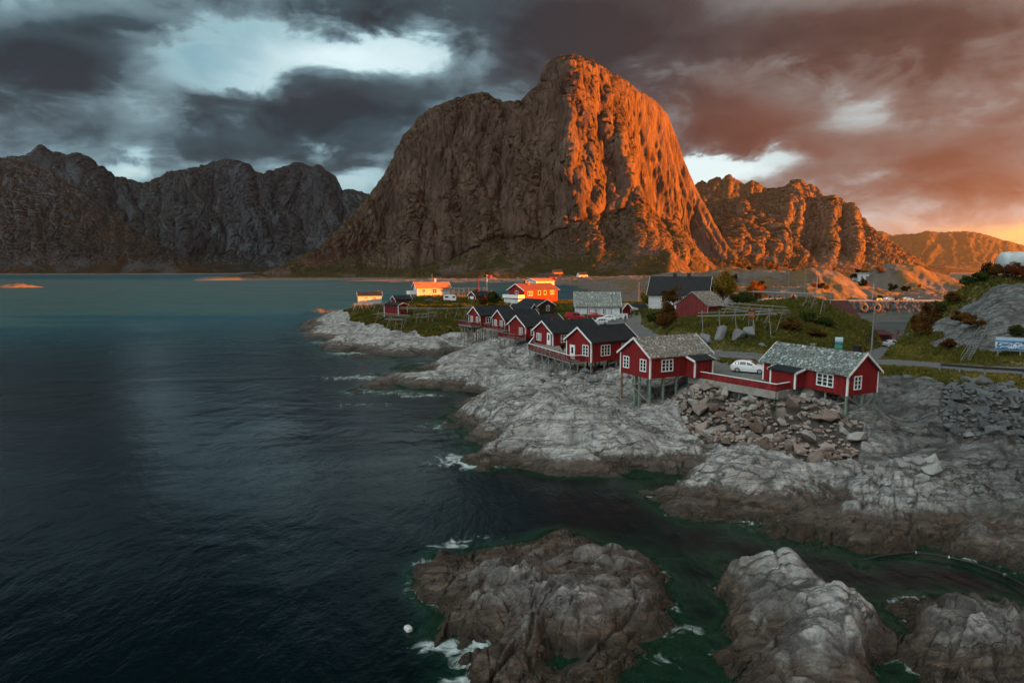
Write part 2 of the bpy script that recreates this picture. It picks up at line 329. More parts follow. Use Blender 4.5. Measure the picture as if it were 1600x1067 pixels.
YARD = [P(*q) for q in [(1095, 588, 6.1), (1108, 556, 6.2), (1200, 560, 6.2), (1230, 575, 6.1), (1250, 604, 6.1), (1195, 607, 6.1)]]
LOT = [P(*q) for q in [(880, 499, 6.45), (960, 496, 6.45), (1005, 496, 6.45), (1000, 512, 6.45), (960, 510, 6.45), (900, 512, 6.45)]]
d1, z1 = seg_dist(TX, TY, ROAD); d2, z2 = seg_dist(TX, TY, ROAD2)
inlot = in_poly(TX, TY, LOT); inyard = in_poly(TX, TY, YARD)

# how rocky: bare rock near the sea and on the skerries, turf above
nz1 = fbm(TX / 9, TY / 9, 3, 4)
hill = np.where(RR > 140, sst(BZ, 2.3, 4.6), sst(BZ, 4.6, 6.2)) * (RR > 62)
bluff = np.zeros(TX.shape)
def bluff_at(px, py, z, r, a=1.0):
    global bluff
    q = P(px, py, z); bluff = np.maximum(bluff, a * sst(np.hypot(TX - q[0], TY - q[1]) / r, 1.0, 0.6))
for q in [(1108, 530, 8.3, 2.6), (1122, 540, 7.8, 2.4), (1156, 541, 7.6, 2.8), (1170, 537, 8.0, 2.5), (1190, 545, 7.4, 1.6), (1430, 600, 5.6, 6), (1400, 620, 4.8, 6), (1560, 515, 9.8, 9), (1525, 500, 10.8, 8), (1590, 490, 12, 9), (1590, 530, 8.6, 6), (1545, 540, 7.8, 5), (1500, 520, 9.4, 5), (1560, 480, 13, 6), (800, 545, 4.4, 6)]: bluff_at(*q)
far = sst(RR, 230, 330)
turf = np.clip(sst(hill + .45 * nz1, .45, .75) - bluff * .95, 0, 1) * (1 - far * (.35 + .5 * sst(fbm(TX / 25, TY / 25, 97, 4), -.2, .25)))
rocky = (1 - turf * .9)
# detail of the rock: sheeted slabs, joints, blocks
fade = 1 / (1 + (RR / 900) ** 2)
wx = TX + 1.4 * fbm(TX / 5, TY / 5, 21, 3); wy = TY + 1.4 * fbm(TX / 5, TY / 5, 22, 3)
phi = R_(-38) + .35 * fbm(TX / 40, TY / 40, 5, 2)
s_ = wx * np.cos(phi) - wy * np.sin(phi); t_ = wx * np.sin(phi) + wy * np.cos(phi)
def billow(sx, sy, seed):                    # rounded backs meeting in sharp creases
    return np.minimum(np.abs(perlin(wx / sx + wy / sx * .25, wy / sy, seed)) * 2.2, 1.25)
b1 = billow(13.0, 8.0, 31); b2 = billow(5.5, 3.2, 33); b3 = np.abs(perlin(s_ / 1.9, t_ / 1.0, 35)) * 2
lump = fbm(TX / 7.5, TY / 7.5, 131, 3)
crease = np.clip(np.exp(-(b1 / .16) ** 2) + .7 * np.exp(-(b2 / .17) ** 2), 0, 1)
steps = t_ / 2.1 + .6 * fbm(s_ / 6, t_ / 2, 7, 3); saw = (steps % 1.0); saw = np.where(saw < .82, saw / .82, (1 - saw) / .18) - .5
st2 = t_ / .62 + .5 * fbm(s_ / 3, t_ / 1.2, 9, 3); saw2 = (st2 % 1.0); saw2 = np.where(saw2 < .8, saw2 / .8, (1 - saw2) / .2) - .5
f1, e1, r1, ox, oy = worley(s_ / 3.4, t_ / 1.7, 4)
g1, h1, q1, ux, uy = worley(s_ / 1.15 + 3, t_ / .62, 14)
blocky = sst(fbm(TX / 11, TY / 11, 41, 3), -.15, .35)
crk1 = -np.exp(-(e1 / .075) ** 2); crk2 = -np.exp(-(h1 / .10) ** 2)
det = .25 * lump + np.where(RR < 70, .5 + .5 * sst(RR, 42, 56), 1.0) * (1.35 * (b1 - .62) + .55 * (b2 - .6)) + .12 * (b3 - .5) + .27 * saw * (1 - .35 * blocky) + .12 * saw2 + .32 * crk1 * (.35 + .65 * blocky) + .11 * crk2 * blocky \
    + blocky * (.46 * (r1 - .5) + .36 * (ox * (r1 - .5) + oy * ((r1 * 5.3) % 1 - .5))) + blocky * .16 * (q1 - .5) + .05 * fbm(TX / .5, TY / .5, 55, 3)
_f = .34 + .46 * sst(RR, 125, 70) + .2 * sst(RR, 62, 50)
det = .25 * lump + np.where(RR < 70, .5 + .5 * sst(RR, 42, 56), 1.0) * (1.35 * (b1 - .62) + .55 * (b2 - .6)) * 1.0 + _f * (det - .25 * lump - np.where(RR < 70, .5 + .5 * sst(RR, 42, 56), 1.0) * (1.35 * (b1 - .62) + .55 * (b2 - .6)))
det *= .9
sk_ = sst(RR, 50, 42)
det = det + sk_ * (.16 * saw + .10 * saw2 + .16 * crk1 + .08 * crk2 + .10 * (b3 - .5) + .12 * (r1 - .5) + .05 * fbm(s_ / .7, t_ / .22, 57, 4))
det2 = det + far * (4.5 * fbm(TX / 34, TY / 34, 71, 6) + 1.2 * fbm(TX / 9, TY / 9, 73, 4, .6, True))

turfd = far * (3.5 * fbm(TX / 34, TY / 34, 71, 6) + 1.0 * fbm(TX / 9, TY / 9, 73, 4, .6, True)) + .28 * fbm(TX / 3.5, TY / 3.5, 61, 4) + .22 * lump
knoll = np.zeros(TX.shape)
for (px, y, rx, ry, h_) in [(1308, 345, 13, 15, 4.2), (1285, 352, 18, 16, 3.4), (1218, 300, 24, 16, 3.5), (1394, 415, 19, 19, 4.0), (1418, 410, 14, 12, 3), (1180, 380, 34, 24, 3.5), (1460, 690, 32, 20, 3), (1255, 430, 40, 22, 3)]:
    kx = (px - 800) / 950 * y; q = np.hypot((TX - kx) / rx, (TY - y) / ry) * (1 + .30 * fbm(TX / 14, TY / 14, 99, 4)); knoll = np.maximum(knoll, h_ * sst(q, 1.25, .55))
BZ = BZ + knoll
TZ = BZ + rocky * det2 + (1 - rocky) * turfd
# flats: road, yard, parking
k = sst(d1, 5.0, 2.3); TZ = TZ * (1 - k) + z1 * k
k2 = sst(d2, 3.6, 1.6) * (1 - k); TZ = TZ * (1 - k2) + z2 * k2
ky = np.where(inyard, 1.0, 0.0); TZ = np.where(inyard, 6.1 + .03 * lump, TZ); TZ = np.where(inlot, 6.44 + .02 * lump, TZ)
_e = .45 * fbm(TX / 1.6, TY / 1.6, 15, 3)
road = np.maximum(sst(d1 + .4 * _e, 2.3, 2.0), sst(d2 + _e, 1.9, 1.5)); gravel = np.maximum(np.where(inyard | inlot, 1.0, 0.0), sst(d1 + 1.6 * _e, 3.2, 2.6) * .9) * sst(_e + .5 * nz1, -.30, -.1)
turf = np.maximum(turf, sst(d1, 6.0, 4.0) * .9) * (1 - road) * (1 - gravel)
lam = np.exp(-(((steps % 1.0) - .90) / .06) ** 2) * sst(fbm(TX / 8, TY / 8, 87, 3), -.3, .2) + .5 * np.exp(-(((st2 % 1.0) - .88) / .08) ** 2) * sst(fbm(TX / 5, TY / 5, 88, 3), .1, .45)
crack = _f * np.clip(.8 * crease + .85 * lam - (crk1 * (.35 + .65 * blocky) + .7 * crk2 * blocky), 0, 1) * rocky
RUB = [P(*q) for q in [(1035, 604, 4.8), (1080, 600, 5.2), (1150, 611, 5.2), (1245, 624, 5.2), (1300, 638, 4.8), (1352, 655, 4.2), (1342, 706, 2.3), (1235, 728, 1.5), (1160, 698, 1.9), (1085, 676, 1.9), (1060, 642, 3.3)]]
RIP = [P(*q) for q in [(1478, 588, 6), (1600, 597, 6), (1700, 610, 6), (1680, 706, 2.6), (1505, 698, 2.4), (1464, 654, 3.5)]]
rubble = np.maximum(in_poly(TX + .6 * lump, TY + .6 * lump, RUB) * 1.0, in_poly(TX + .6 * lump, TY + .6 * lump, RIP) * .8)
TZ = TZ - .32 * rubble * (1 - np.maximum(road, gravel))
def ground(x, y):
    u, w = to_uv(np.asarray(x, float), np.asarray(y, float))
    return bilerp(TZ, u, w, AZ, LR)
def gz(x, y): return float(ground(np.array([x]), np.array([y]))[0])

# ------------------------------------------------------------------ terrain material
def terrain_mat():
    m, g = new_mat('shore_rock_and_turf')
    geo = g.add('ShaderNodeNewGeometry'); pos = geo.outputs['Position']
    px_, py_, pz = g.add('ShaderNodeSeparateXYZ', {0: pos}).outputs
    nz = g.add('ShaderNodeSeparateXYZ', {0: geo.outputs['Normal']}).outputs[2]
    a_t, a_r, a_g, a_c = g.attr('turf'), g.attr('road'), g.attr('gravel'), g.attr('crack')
    n_big = g.noise(pos, .16, 4, .6); n_mid = g.noise(pos, .9, 6, .65, .4); n_fin = g.noise(pos, 6.0, 6, .7)
    rot = g.map(pos, scale=(.18, 2.2, 1.5), rot=(0, 0, R_(38)))
    n_str = g.noise(rot, 1.3, 7, .68, .7)
    rock = g.ramp(n_mid, [(.28, (.17, .165, .16)), (.43, (.33, .325, .315)), (.58, (.47, .46, .435)), (.78, (.60, .58, .53))])
    rock = g.mix(g.ss(n_str, .50, .60, 0, .75), rock, (.085, .083, .08))
    rock = g.mix(g.ss(n_big, .5, .72, 0, .45), rock, (.20, .165, .13))
    rock = g.mix(g.ss(g.noise(g.map(pos, loc=(40, 9, 3)), .30, 5, .68, .8), .46, .66, 0, .6), rock, (.105, .112, .108))
    rock = g.mix(g.ss(n_fin, .58, .75, 0, .35), rock, (.09, .088, .085))
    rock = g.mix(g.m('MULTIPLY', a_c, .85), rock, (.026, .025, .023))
    cl = g.map(g.add('ShaderNodeVectorMath', {0: pos, 1: g.add('ShaderNodeVectorMath', {0: g.noise(pos, .8, 3, .6, 0, 1), 'Scale': 1.6}, operation='SCALE').outputs[0]}, operation='ADD').outputs[0], scale=(.24, 1.0, .8), rot=(0, 0, R_(38)))
    c1 = g.ss(g.voro(cl, .62, 'DISTANCE_TO_EDGE'), .05, .008); c2 = g.ss(g.voro(cl, 1.9, 'DISTANCE_TO_EDGE'), .07, .01)
    ck = g.m('MAXIMUM', g.m('MULTIPLY', c1, g.ss(n_big, .38, .55, .25, .9)), g.m('MULTIPLY', c2, g.ss(n_mid, .5, .64, .1, .65)))
    rock = g.mix(g.m('MULTIPLY', ck, .8), rock, (.03, .029, .027))
    # right-hand shore is darker grey gneiss, skerries browner
    darkr = g.ss(g.m('ADD', px_, g.m('MULTIPLY', n_big, 12.0)), 34.0, 46.0, 0, .8)
    rock = g.mix(darkr, rock, (.27, .30, .315), 'MULTIPLY')
    sk = g.m('MULTIPLY', g.ss(py_, 46.0, 41.0), g.ss(g.m('ADD', pz, g.m('MULTIPLY', n_mid, 1.2)), 2.9, 2.3))
    rock = g.mix(g.m('MULTIPLY', sk, .8), rock, g.ramp(n_mid, [(.3, (.028, .026, .025)), (.47, (.070, .063, .057)), (.6, (.15, .135, .118)), (.75, (.26, .24, .21))]))
    # tide zone: ochre band, then black-brown weed
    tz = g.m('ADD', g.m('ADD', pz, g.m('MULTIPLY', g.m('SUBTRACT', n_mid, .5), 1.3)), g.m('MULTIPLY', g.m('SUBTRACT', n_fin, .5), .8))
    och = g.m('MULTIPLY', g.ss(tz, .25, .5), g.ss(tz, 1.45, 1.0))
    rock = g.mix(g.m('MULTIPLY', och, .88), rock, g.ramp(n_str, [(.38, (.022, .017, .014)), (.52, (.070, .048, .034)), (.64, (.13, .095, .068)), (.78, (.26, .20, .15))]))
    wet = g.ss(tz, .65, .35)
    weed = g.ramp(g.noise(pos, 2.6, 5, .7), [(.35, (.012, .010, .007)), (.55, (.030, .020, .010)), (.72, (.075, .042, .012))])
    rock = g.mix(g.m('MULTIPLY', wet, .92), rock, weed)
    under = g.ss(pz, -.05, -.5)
    rock = g.mix(g.m('MULTIPLY', under, .9), rock, g.ramp(n_mid, [(.35, (.003, .012, .008)), (.62, (.015, .040, .020)), (.8, (.05, .075, .035))]))  # light lost in the water painted into the submerged rock colour
    # lichen and moss on ledges
    moss = g.m('MULTIPLY', g.m('MULTIPLY', g.ss(n_str, .56, .66), g.ss(nz, .72, .9)), g.ss(pz, 1.8, 3.2))
    rock = g.mix(g.m('MULTIPLY', moss, .7), rock, (.12, .11, .025))
    rock = g.mix(g.m('MULTIPLY', g.attr('rubble'), .9), rock, g.ramp(n_fin, [(.35, (.022, .018, .015)), (.7, (.075, .06, .05))]))
    rock = g.mix(g.ss(py_, 190, 270, 0, .85), rock, g.mix(n_mid, (.05, .04, .033), (.16, .125, .10)))
    gn = g.noise(pos, .55, 5, .65); gf = g.noise(pos, 3.5, 5, .7)
    grass = g.ramp(gn, [(.28, (.035, .040, .012)), (.45, (.085, .080, .020)), (.58, (.15, .115, .032)), (.72, (.22, .145, .050)), (.85, (.12, .050, .02))])
    grass = g.mix(g.ss(py_, 200, 330, 0, .8), grass, g.mix(gn, (.10, .05, .02), (.16, .10, .045)))
    grass = g.mix(g.ss(gf, .5, .7, 0, .6), grass, (.025, .028, .010))
    tmask = g.ss(g.m('ADD', a_t, g.m('MULTIPLY', g.m('SUBTRACT', gf, .5), .8)), .40, .58)
    steep = g.ss(nz, .48, .66); tmask = g.m('MULTIPLY', tmask, g.m('ADD', .25, g.m('MULTIPLY', steep, .75)))
    col = g.mix(tmask, rock, grass)
    grav = g.ramp(g.noise(pos, 9, 4, .8), [(.3, (.085, .088, .08)), (.7, (.17, .17, .155))])
    grav = g.mix(g.ss(gn, .5, .7, 0, .5), grav, (.07, .08, .045))
    col = g.mix(a_g, col, grav)
    asph = g.ramp(g.noise(pos, 1.5, 6, .7), [(.3, (.085, .09, .092)), (.7, (.135, .14, .142))])
    col = g.mix(a_r, col, asph)
    flat = g.m('SUBTRACT', 1.0, g.m('MAXIMUM', a_r, a_g))
    h = g.m('ADD', g.m('ADD', g.m('MULTIPLY', n_str, .6), g.m('MULTIPLY', n_mid, .5)), g.m('MULTIPLY', n_fin, .28))
    h = g.m('ADD', h, g.m('MULTIPLY', g.m('MULTIPLY', gf, tmask), .8)); h = g.m('SUBTRACT', h, g.m('MULTIPLY', ck, .35))
    bp = g.bump(g.m('MULTIPLY', h, g.m('ADD', .08, g.m('MULTIPLY', flat, .92))), .8, .55)
    rough = g.ss(tz, .1, .7, .32, .85)
    finish(g, principled(g, color=col, rough=rough, normal=bp, spec=.35))
    return m
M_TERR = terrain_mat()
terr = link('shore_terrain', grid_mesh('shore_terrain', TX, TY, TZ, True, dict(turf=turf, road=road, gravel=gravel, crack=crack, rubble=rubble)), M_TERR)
tag(terr, kind='structure')
# unseen hill farther right, added to shade the near shore
_u2 = np.linspace(AZ[-1], R_(140), 220); _w2 = np.linspace(math.log(30), math.log(520), 260)
U2, W2 = np.meshgrid(_u2, _w2); X2 = np.exp(W2) * np.sin(U2); Y2 = np.exp(W2) * np.cos(U2)
Z2 = base_h(U2, W2) + 1.6 * fbm(X2 / 12, Y2 / 12, 91, 5)
o2 = link('hill', grid_mesh('hill', X2, Y2, Z2, True, dict(turf=sst(Z2, 5, 8) * .8, road=Z2 * 0, gravel=Z2 * 0, crack=Z2 * 0, rubble=Z2 * 0)), M_TERR)
tag(o2, kind='structure')

# ------------------------------------------------------------------ water
def water():
    az = np.linspace(R_(-80), R_(80), 760)
    lr = np.concatenate([np.linspace(math.log(10), math.log(400), 760), np.linspace(math.log(405), math.log(14000), 60)])
    U, W = np.meshgrid(az, lr); R = np.exp(W); X = R * np.sin(U); Yv = R * np.cos(U)
    inside = (U > AZ[0]) & (U < AZ[-1]) & (W > LR[0]) & (R < 1100)
    dep = np.where(inside, -bilerp(TZ, U, W, AZ, LR), 12.0)
    # foam where swell meets the outer rocks (long streaks left by the backwash)
    foam = np.zeros(X.shape)
    for px, py, rx, ry, a in [(715, 718, 3.4, 2.2, 1.), (735, 728, 2.5, 1.4, .8), (575, 612, 6, 3, .6), (620, 615, 8, 2, .6), (560, 590, 9, 3.5, .8), (590, 583, 6, 2, .5), (505, 535, 8, 3, .7), (545, 552, 7, 3.5, .9), (478, 520, 6, 4, .6), (660, 618, 5, 2, .7), (560, 632, 9, 2.5, .45), (690, 665, 3, 3, .55),
                              (720, 1010, 2.2, 1.3, 1.), (760, 1030, 2.0, 1.6, 1.), (690, 1005, 1.6, 1., .9), (800, 1015, 1.5, 1.0, .9), (705, 850, 2.0, .9, .8), (760, 838, 1.6, .7, .6), (670, 880, 1.5, 1.0, .75), (640, 915, 1.2, 1.5, .5), (690, 945, 1.2, .8, .55), (1030, 1030, 1.4, .8, .5), (900, 742, 1.2, .5, .7), (740, 1060, 2.2, 1.0, .8)]:
        q = P(px, py, 0); foam = np.maximum(foam, a * np.exp(-((X - q[0]) / rx) ** 2 - ((Yv - q[1]) / ry) ** 2))
    near = sst(dep, 3.0, .1) * (R < 260)
    foam = np.maximum(foam, .55 * sst(dep, .7, .05) * sst(perlin(X / 3.5, Yv / 3.5, 13), -.15, .4) * (R < 230) * (dep > -.4))
    foam = np.clip(foam + .25 * near * np.clip(perlin(X / 6, Yv / 6, 3), 0, 1), 0, 1)
    swell = .05 * fbm(X / 7, Yv / 9, 77, 3) * (R < 300)
    me = grid_mesh('sea_water', X, Yv, swell, True, dict(depth=dep, foam=foam))
    m, g = new_mat('sea_water')
    pos = g.add('ShaderNodeNewGeometry').outputs['Position']
    d = g.attr('depth'); fo = g.attr('foam')
    nb = g.noise(pos, .22, 5, .6, .6)
    dd = g.m('ADD', d, g.m('MULTIPLY', g.m('SUBTRACT', nb, .5), 1.6))
    body = g.ramp(g.ss(dd, 0.0, 5.0, kind='LINEAR'), [(0, (.012, .042, .022)), (.2, (.003, .016, .010)), (.45, (.0006, .004, .004)), (1, (.0004, .0045, .006))])
    w1 = g.noise(g.map(pos, scale=(1, .62, 1), rot=(0, 0, R_(14))), .20, 4, .6, .5)
    w2 = g.noise(g.map(pos, scale=(1, .5, 1), rot=(0, 0, R_(-18))), .95, 4, .62, .4)
    w3 = g.noise(pos, 3.4, 3, .6)
    hh = g.m('ADD', g.m('ADD', g.m('MULTIPLY', w1, 1.2), g.m('MULTIPLY', w2, .42)), g.m('MULTIPLY', w3, .10))
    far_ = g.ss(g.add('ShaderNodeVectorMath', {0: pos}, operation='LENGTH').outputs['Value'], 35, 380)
    wind = g.noise(g.map(pos, scale=(.6, 1.4, 1), rot=(0, 0, R_(20))), .022, 4, .6, .8)
    bp = g.bump(g.m('MULTIPLY', hh, g.ss(wind, .35, .65, .55, 1.35)), .32, .5)
    body = g.mix(g.ss(far_, .05, .9), body, (.010, .062, .078))  # distant water tinted teal, reflected sky put into its colour
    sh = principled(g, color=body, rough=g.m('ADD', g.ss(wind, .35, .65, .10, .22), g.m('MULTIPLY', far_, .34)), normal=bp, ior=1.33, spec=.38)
    tr = g.add('ShaderNodeBsdfTransparent', {'Color': (.55, .80, .68, 1)}).outputs[0]
    sh = g.add('ShaderNodeMixShader', {0: g.ss(dd, .8, .05, 0, .6), 1: sh, 2: tr}).outputs[0]
    # foam: lacy near the rock, soft where it drifts
    lace = g.voro(g.map(pos, scale=(1, 1.2, 1)), 1.5, 'DISTANCE_TO_EDGE')
    warp = g.noise(g.map(pos, scale=(1, .8, 1), rot=(0, 0, .4)), .8, 6, .68, 1.2)
    fm = g.m('ADD', g.m('MULTIPLY', fo, .85), g.m('MULTIPLY', g.m('SUBTRACT', warp, .62), 2.6))
    fm = g.m('MULTIPLY', g.ss(fm, .12, .85), g.ss(fo, .03, .25))
    fsh = g.add('ShaderNodeBsdfDiffuse', {'Color': (.62, .72, .72, 1)}).outputs[0]
    sh = g.add('ShaderNodeMixShader', {0: g.m('MULTIPLY', fm, .72), 1: sh, 2: fsh}).outputs[0]
    finish(g, sh)
    tag(link('sea_water', me, m), kind='structure')
water()
# sea floor under everything, far below the surface
bed = grid_mesh('sea_bed', *np.meshgrid(np.linspace(-14000, 14000, 9), np.linspace(-2000, 14000, 7)), np.full((7, 9), -26.0))
mb, gb = new_mat('dark_sea_bed'); finish(gb, principled(gb, color=(.01, .02, .02, 1), rough=.9))
tag(link('sea_bed', bed, mb), kind='structure')
# ------------------------------------------------------------------ mountains
def mountain_mat(name, rock_a, rock_b, veg_a, veg_b, sc=1.0, veg=.5, slab=None, fleck=1.0):
    m, g = new_mat(name)
    geo = g.add('ShaderNodeNewGeometry'); pos = geo.outputs['Position']
    pz = g.add('ShaderNodeSeparateXYZ', {0: pos}).outputs[2]
    nz = g.add('ShaderNodeSeparateXYZ', {0: geo.outputs['Normal']}).outputs[2]
    big = g.noise(pos, .006 * sc, 5, .6, .4)
    mid = g.noise(g.map(pos, scale=(1, 1, .38)), .028 * sc, 8, .66, .5)
    fin = g.noise(g.map(pos, scale=(1, 1, .30)), .16 * sc, 8, .72, .4)
    vs = g.noise(g.map(pos, scale=(1, 1, .16)), .075 * sc, 7, .68, .6)
    f2 = g.noise(pos, .45 * sc, 5, .72)
    col = g.mix(g.ss(mid, .35, .65), rock_a, rock_b)
    col = g.mix(g.ss(vs, .54, .66, 0, .65 * fleck), col, tuple(q * .35 for q in rock_a))
    col = g.mix(g.ss(fin, .5, .68, 0, .5 * fleck), col, tuple(q * .42 for q in rock_a))
    col = g.mix(g.ss(fin, .45, .3, 0, .4 * fleck), col, tuple(min(1, q * 1.45) for q in rock_b))
    if slab: col = g.mix(g.m('MULTIPLY', g.ss(big, .50, .60), g.ss(vs, .62, .45, 0, .8)), col, slab)
    vcol = g.mix(g.ss(g.noise(pos, .03 * sc, 6, .7), .42, .62), veg_a, veg_b)
    vcol = g.mix(g.ss(f2, .48, .68, 0, .7), vcol, tuple(q * .35 for q in veg_a))
    vm = g.m('ADD', g.m('ADD', nz, g.m('MULTIPLY', g.m('SUBTRACT', fin, .5), .8)), g.m('MULTIPLY', g.m('SUBTRACT', mid, .5), .7))
    scree = g.m('MULTIPLY', g.ss(g.noise(g.map(pos, scale=(1, 1, .5)), .012 * sc, 5, .65, .6), .53, .60), g.ss(pz, 130, 60))
    vm = g.m('MULTIPLY', g.ss(vm, .72 - veg * .4, .92 - veg * .4), g.m('SUBTRACT', 1.0, g.m('MULTIPLY', scree, .85)))
    col = g.mix(vm, col, vcol)
    # bare band along the shore
    col = g.mix(g.ss(g.m('ADD', pz, g.m('MULTIPLY', fin, 6)), 9, 5), col, (.20, .16, .125))
    h = g.m('ADD', g.m('ADD', g.m('MULTIPLY', vs, 1.0), g.m('MULTIPLY', fin, .55)), g.m('MULTIPLY', f2, .16))
    bp = g.bump(h, 1.0, 11.0 / sc)
    finish(g, principled(g, color=col, rough=.95, normal=bp, spec=.15))
    return m

def mountain(name, crest, foot, prof, back, np_, nt, mat, kp=0.0, z0=-3.0, offs=(), rib=(.05, 14, 3, 5), jag=4.0, seed=1, rough=6.0, spur=(), face=None):
    crest = np.array([PY(*q).tolist() + [q[0]] for q in crest])          # x, y, z, pixel
    foot = np.array(foot, float); prof = np.array(prof, float)
    p = np.linspace(crest[0, 3], crest[-1, 3], np_)
    tf = np.linspace(0, 1, int(nt * .78)); tb = np.linspace(1, 2, nt - len(tf) + 1)[1:]
    t = np.concatenate([tf, tb])
    PP, T = np.meshgrid(p, t)
    yf = np.interp(PP, foot[:, 0], foot[:, 1]); yc = np.interp(PP, crest[:, 3], crest[:, 1])
    Y = np.where(T <= 1, yf + (yc - yf) * T, yc + back * (T - 1))
    a, fx, ft, oc = rib
    wob = fbm(PP / 60, T * 2.5, seed + 3, 3)
    ribs = fbm(PP / fx + 1.2 * wob, T * ft + .6 * wob, seed + 5, oc, .55, True)
    tt = T - a * (ribs - .15) * sst(T, .12, .4) * sst(T, 1.0, .9) - .035 * wob * sst(T, .15, .4) * sst(T, 1.0, .85)
    for (pc, wd, am, slope) in offs:                                       # gullies (+) and buttresses (-) in the face
        tt = tt - am * np.exp(-((PP - pc - slope * (1 - T)) / wd) ** 2) * sst(T, .2, .5) * sst(T, 1.0, .88)
    for (pa, pb, kk) in spur:
        tt = tt + (.10 * sst(PP - 14 * (1 - T), 786, 806) - .045 * np.exp(-((PP - 14 * (1 - T) - 781) / 12) ** 2)) * sst(T, .25, .5) * sst(T, 1.0, .90)                                              # a spur: the face turns away to the right of a line running down from the crest
        tt = tt - .0011 * np.clip(pa - 20 - PP, 0, 300) * sst(T, 1.0, .8) * sst(T, .1, .4)
        q = np.clip(PP - (pa + (pb - pa) * np.clip((1 - T) / .5, 0, 1.6)) - 5 * wob, 0, 400); tt = tt - kk * q * sst(T, 1.0, .86)
    ps = PP - kp * np.clip(1 - T, 0, 1)
    Zc = np.interp(ps, crest[:, 3], crest[:, 2]) + jag * fbm(ps / 9, ps * 0, seed, 4) * sst(np.interp(ps, crest[:, 3], crest[:, 2]), 20, 90)
    tq = np.clip(tt, 0, 1)
    pr = prof                                                              # rows: pixel, t1, z1, t2, z2
    t1, zz1, t2, zz2 = (np.interp(PP, pr[:, 0], pr[:, i]) for i in (1, 2, 3, 4))
    F = np.where(tq < t1, zz1 * (tq / t1) ** 1.15, np.where(tq < t2, zz1 + (zz2 - zz1) * (tq - t1) / (t2 - t1), zz2 + (1 - zz2) * np.sin(np.clip((tq - t2) / (1 - t2), 0, 1) * pi / 2)))
    B = np.where(T > 1, 1 - (T - 1) ** 1.3, 1)
    Z = z0 + (Zc - z0) * F * np.clip(B, 0, 1)
    Z = np.where(T < 1, np.minimum(Z, CAM_H + (Zc - CAM_H) * (.12 + .88 * Y / yc) * .995), Z)   # the top leans back instead of standing as a lip
    X = (PP - 800) / FPX * Y
    am = rough * sst(Z, 4, 60) * sst(np.abs(T - 1), 0, .06)
    Z = Z + am * fbm(X / 45, Y / 45, seed + 9, 6, .55) + am * .5 * fbm(X / 14, Y / 14, seed + 19, 4, .6, True)
    Z = Z + sst(Z, 2, 12) * 1.6 * fbm(X / 8, Y / 8, seed + 29, 3)
    if face:                                                               # carve the face along its own normals: slabs, corners, overhangs
        V = np.stack([X, Y, Z], -1); du = np.gradient(V, axis=1); dv = np.gradient(V, axis=0)
        N = np.cross(du, dv); N /= np.linalg.norm(N, axis=-1, keepdims=True) + 1e-9
        N = np.where(N[..., 2:] < 0, -N, N)
        sx = X + .35 * Y; k = 1.0 / face[1]
        q1 = fbm((sx + .30 * Z) * k / 52, Z * k / 360, seed + 31, 6, .58, True)
        q2 = fbm((sx - .40 * Z) * k / 30, Z * k / 240, seed + 37, 6, .62, True)
        f1, e1, r1, ox, oy = worley((sx + .2 * Z) * k / 30, Z * k / 62, seed)
        D = face[0] * (1.4 * q1 + .7 * q2 + .12 * (r1 - .5) + .25 * (ox * (r1 - .5) + oy * ((r1 * 5.3) % 1 - .5)) - .25 * np.exp(-(e1 / .08) ** 2))
        D = D * sst(Z, 8, 90) * np.clip(1.25 - N[..., 2], .15, 1) * (.06 + .94 * sst(np.abs(T - 1), 0, .09)) * (T < 1.02)
        X = X + N[..., 0] * D; Y = Y + N[..., 1] * D; Z = Z + N[..., 2] * D
    o = link(name, grid_mesh(name, X, Y, Z), mat)
    return tag(o, kind='structure')

M_MAIN = mountain_mat('brown_cliff_rock', (.062, .042, .033), (.135, .095, .074), (.030, .031, .009), (.066, .050, .013), 1.0, .42)
M_RIGHT = mountain_mat('ochre_cliff_rock', (.09, .066, .052), (.16, .12, .09), (.050, .034, .012), (.09, .052, .018), .7, .62)
M_WEST = mountain_mat('grey_slab_rock', (.05, .048, .05), (.095, .095, .10), (.036, .024, .010), (.065, .034, .013), .40, .60, slab=(.13, .145, .155), fleck=.6)
M_BACK = mountain_mat('dark_far_rock', (.040, .047, .056), (.062, .071, .082), (.028, .028, .018), (.040, .034, .020), .32, .45, slab=(.11, .135, .155), fleck=.45)

crest_main = [(296, 439, 1060), (330, 436, 1080), (370, 432, 1100), (410, 426, 1130), (440, 417, 1150), (470, 403, 1180), (500, 386, 1210), (520, 371, 1230), (545, 346, 1265), (570, 318, 1300), (588, 296, 1320), (604, 275, 1335), (620, 246, 1345), (636, 214, 1350), (660, 184, 1350), (674, 172, 1350), (692, 164, 1330), (712, 157, 1335), (728, 151, 1338), (745, 145, 1340), (758, 149, 1340), (768, 153, 1340), (780, 158, 1342), (792, 163, 1345), (803, 168, 1345), (811, 166, 1345), (815, 156, 1346), (830, 141, 1348), (842, 130, 1350), (847, 108, 1350), (855, 98, 1350), (866, 93, 1350), (880, 93, 1350), (896, 97, 1352), (915, 105, 1370), (950, 122, 1420), (985, 140, 1470), (1008, 153, 1500), (1020, 163, 1515), (1032, 180, 1530), (1042, 205, 1540), (1052, 235, 1550), (1060, 255, 1555), (1076, 290, 1560), (1096, 325, 1550), (1116, 360, 1530), (1132, 384, 1510), (1148, 402, 1490), (1170, 414, 1460), (1200, 420, 1440), (1240, 424, 1420)]
foot_main = [(296, 1000), (440, 975), (560, 965), (700, 955), (850, 950), (960, 915), (1040, 890), (1100, 900), (1170, 960), (1240, 1040)]
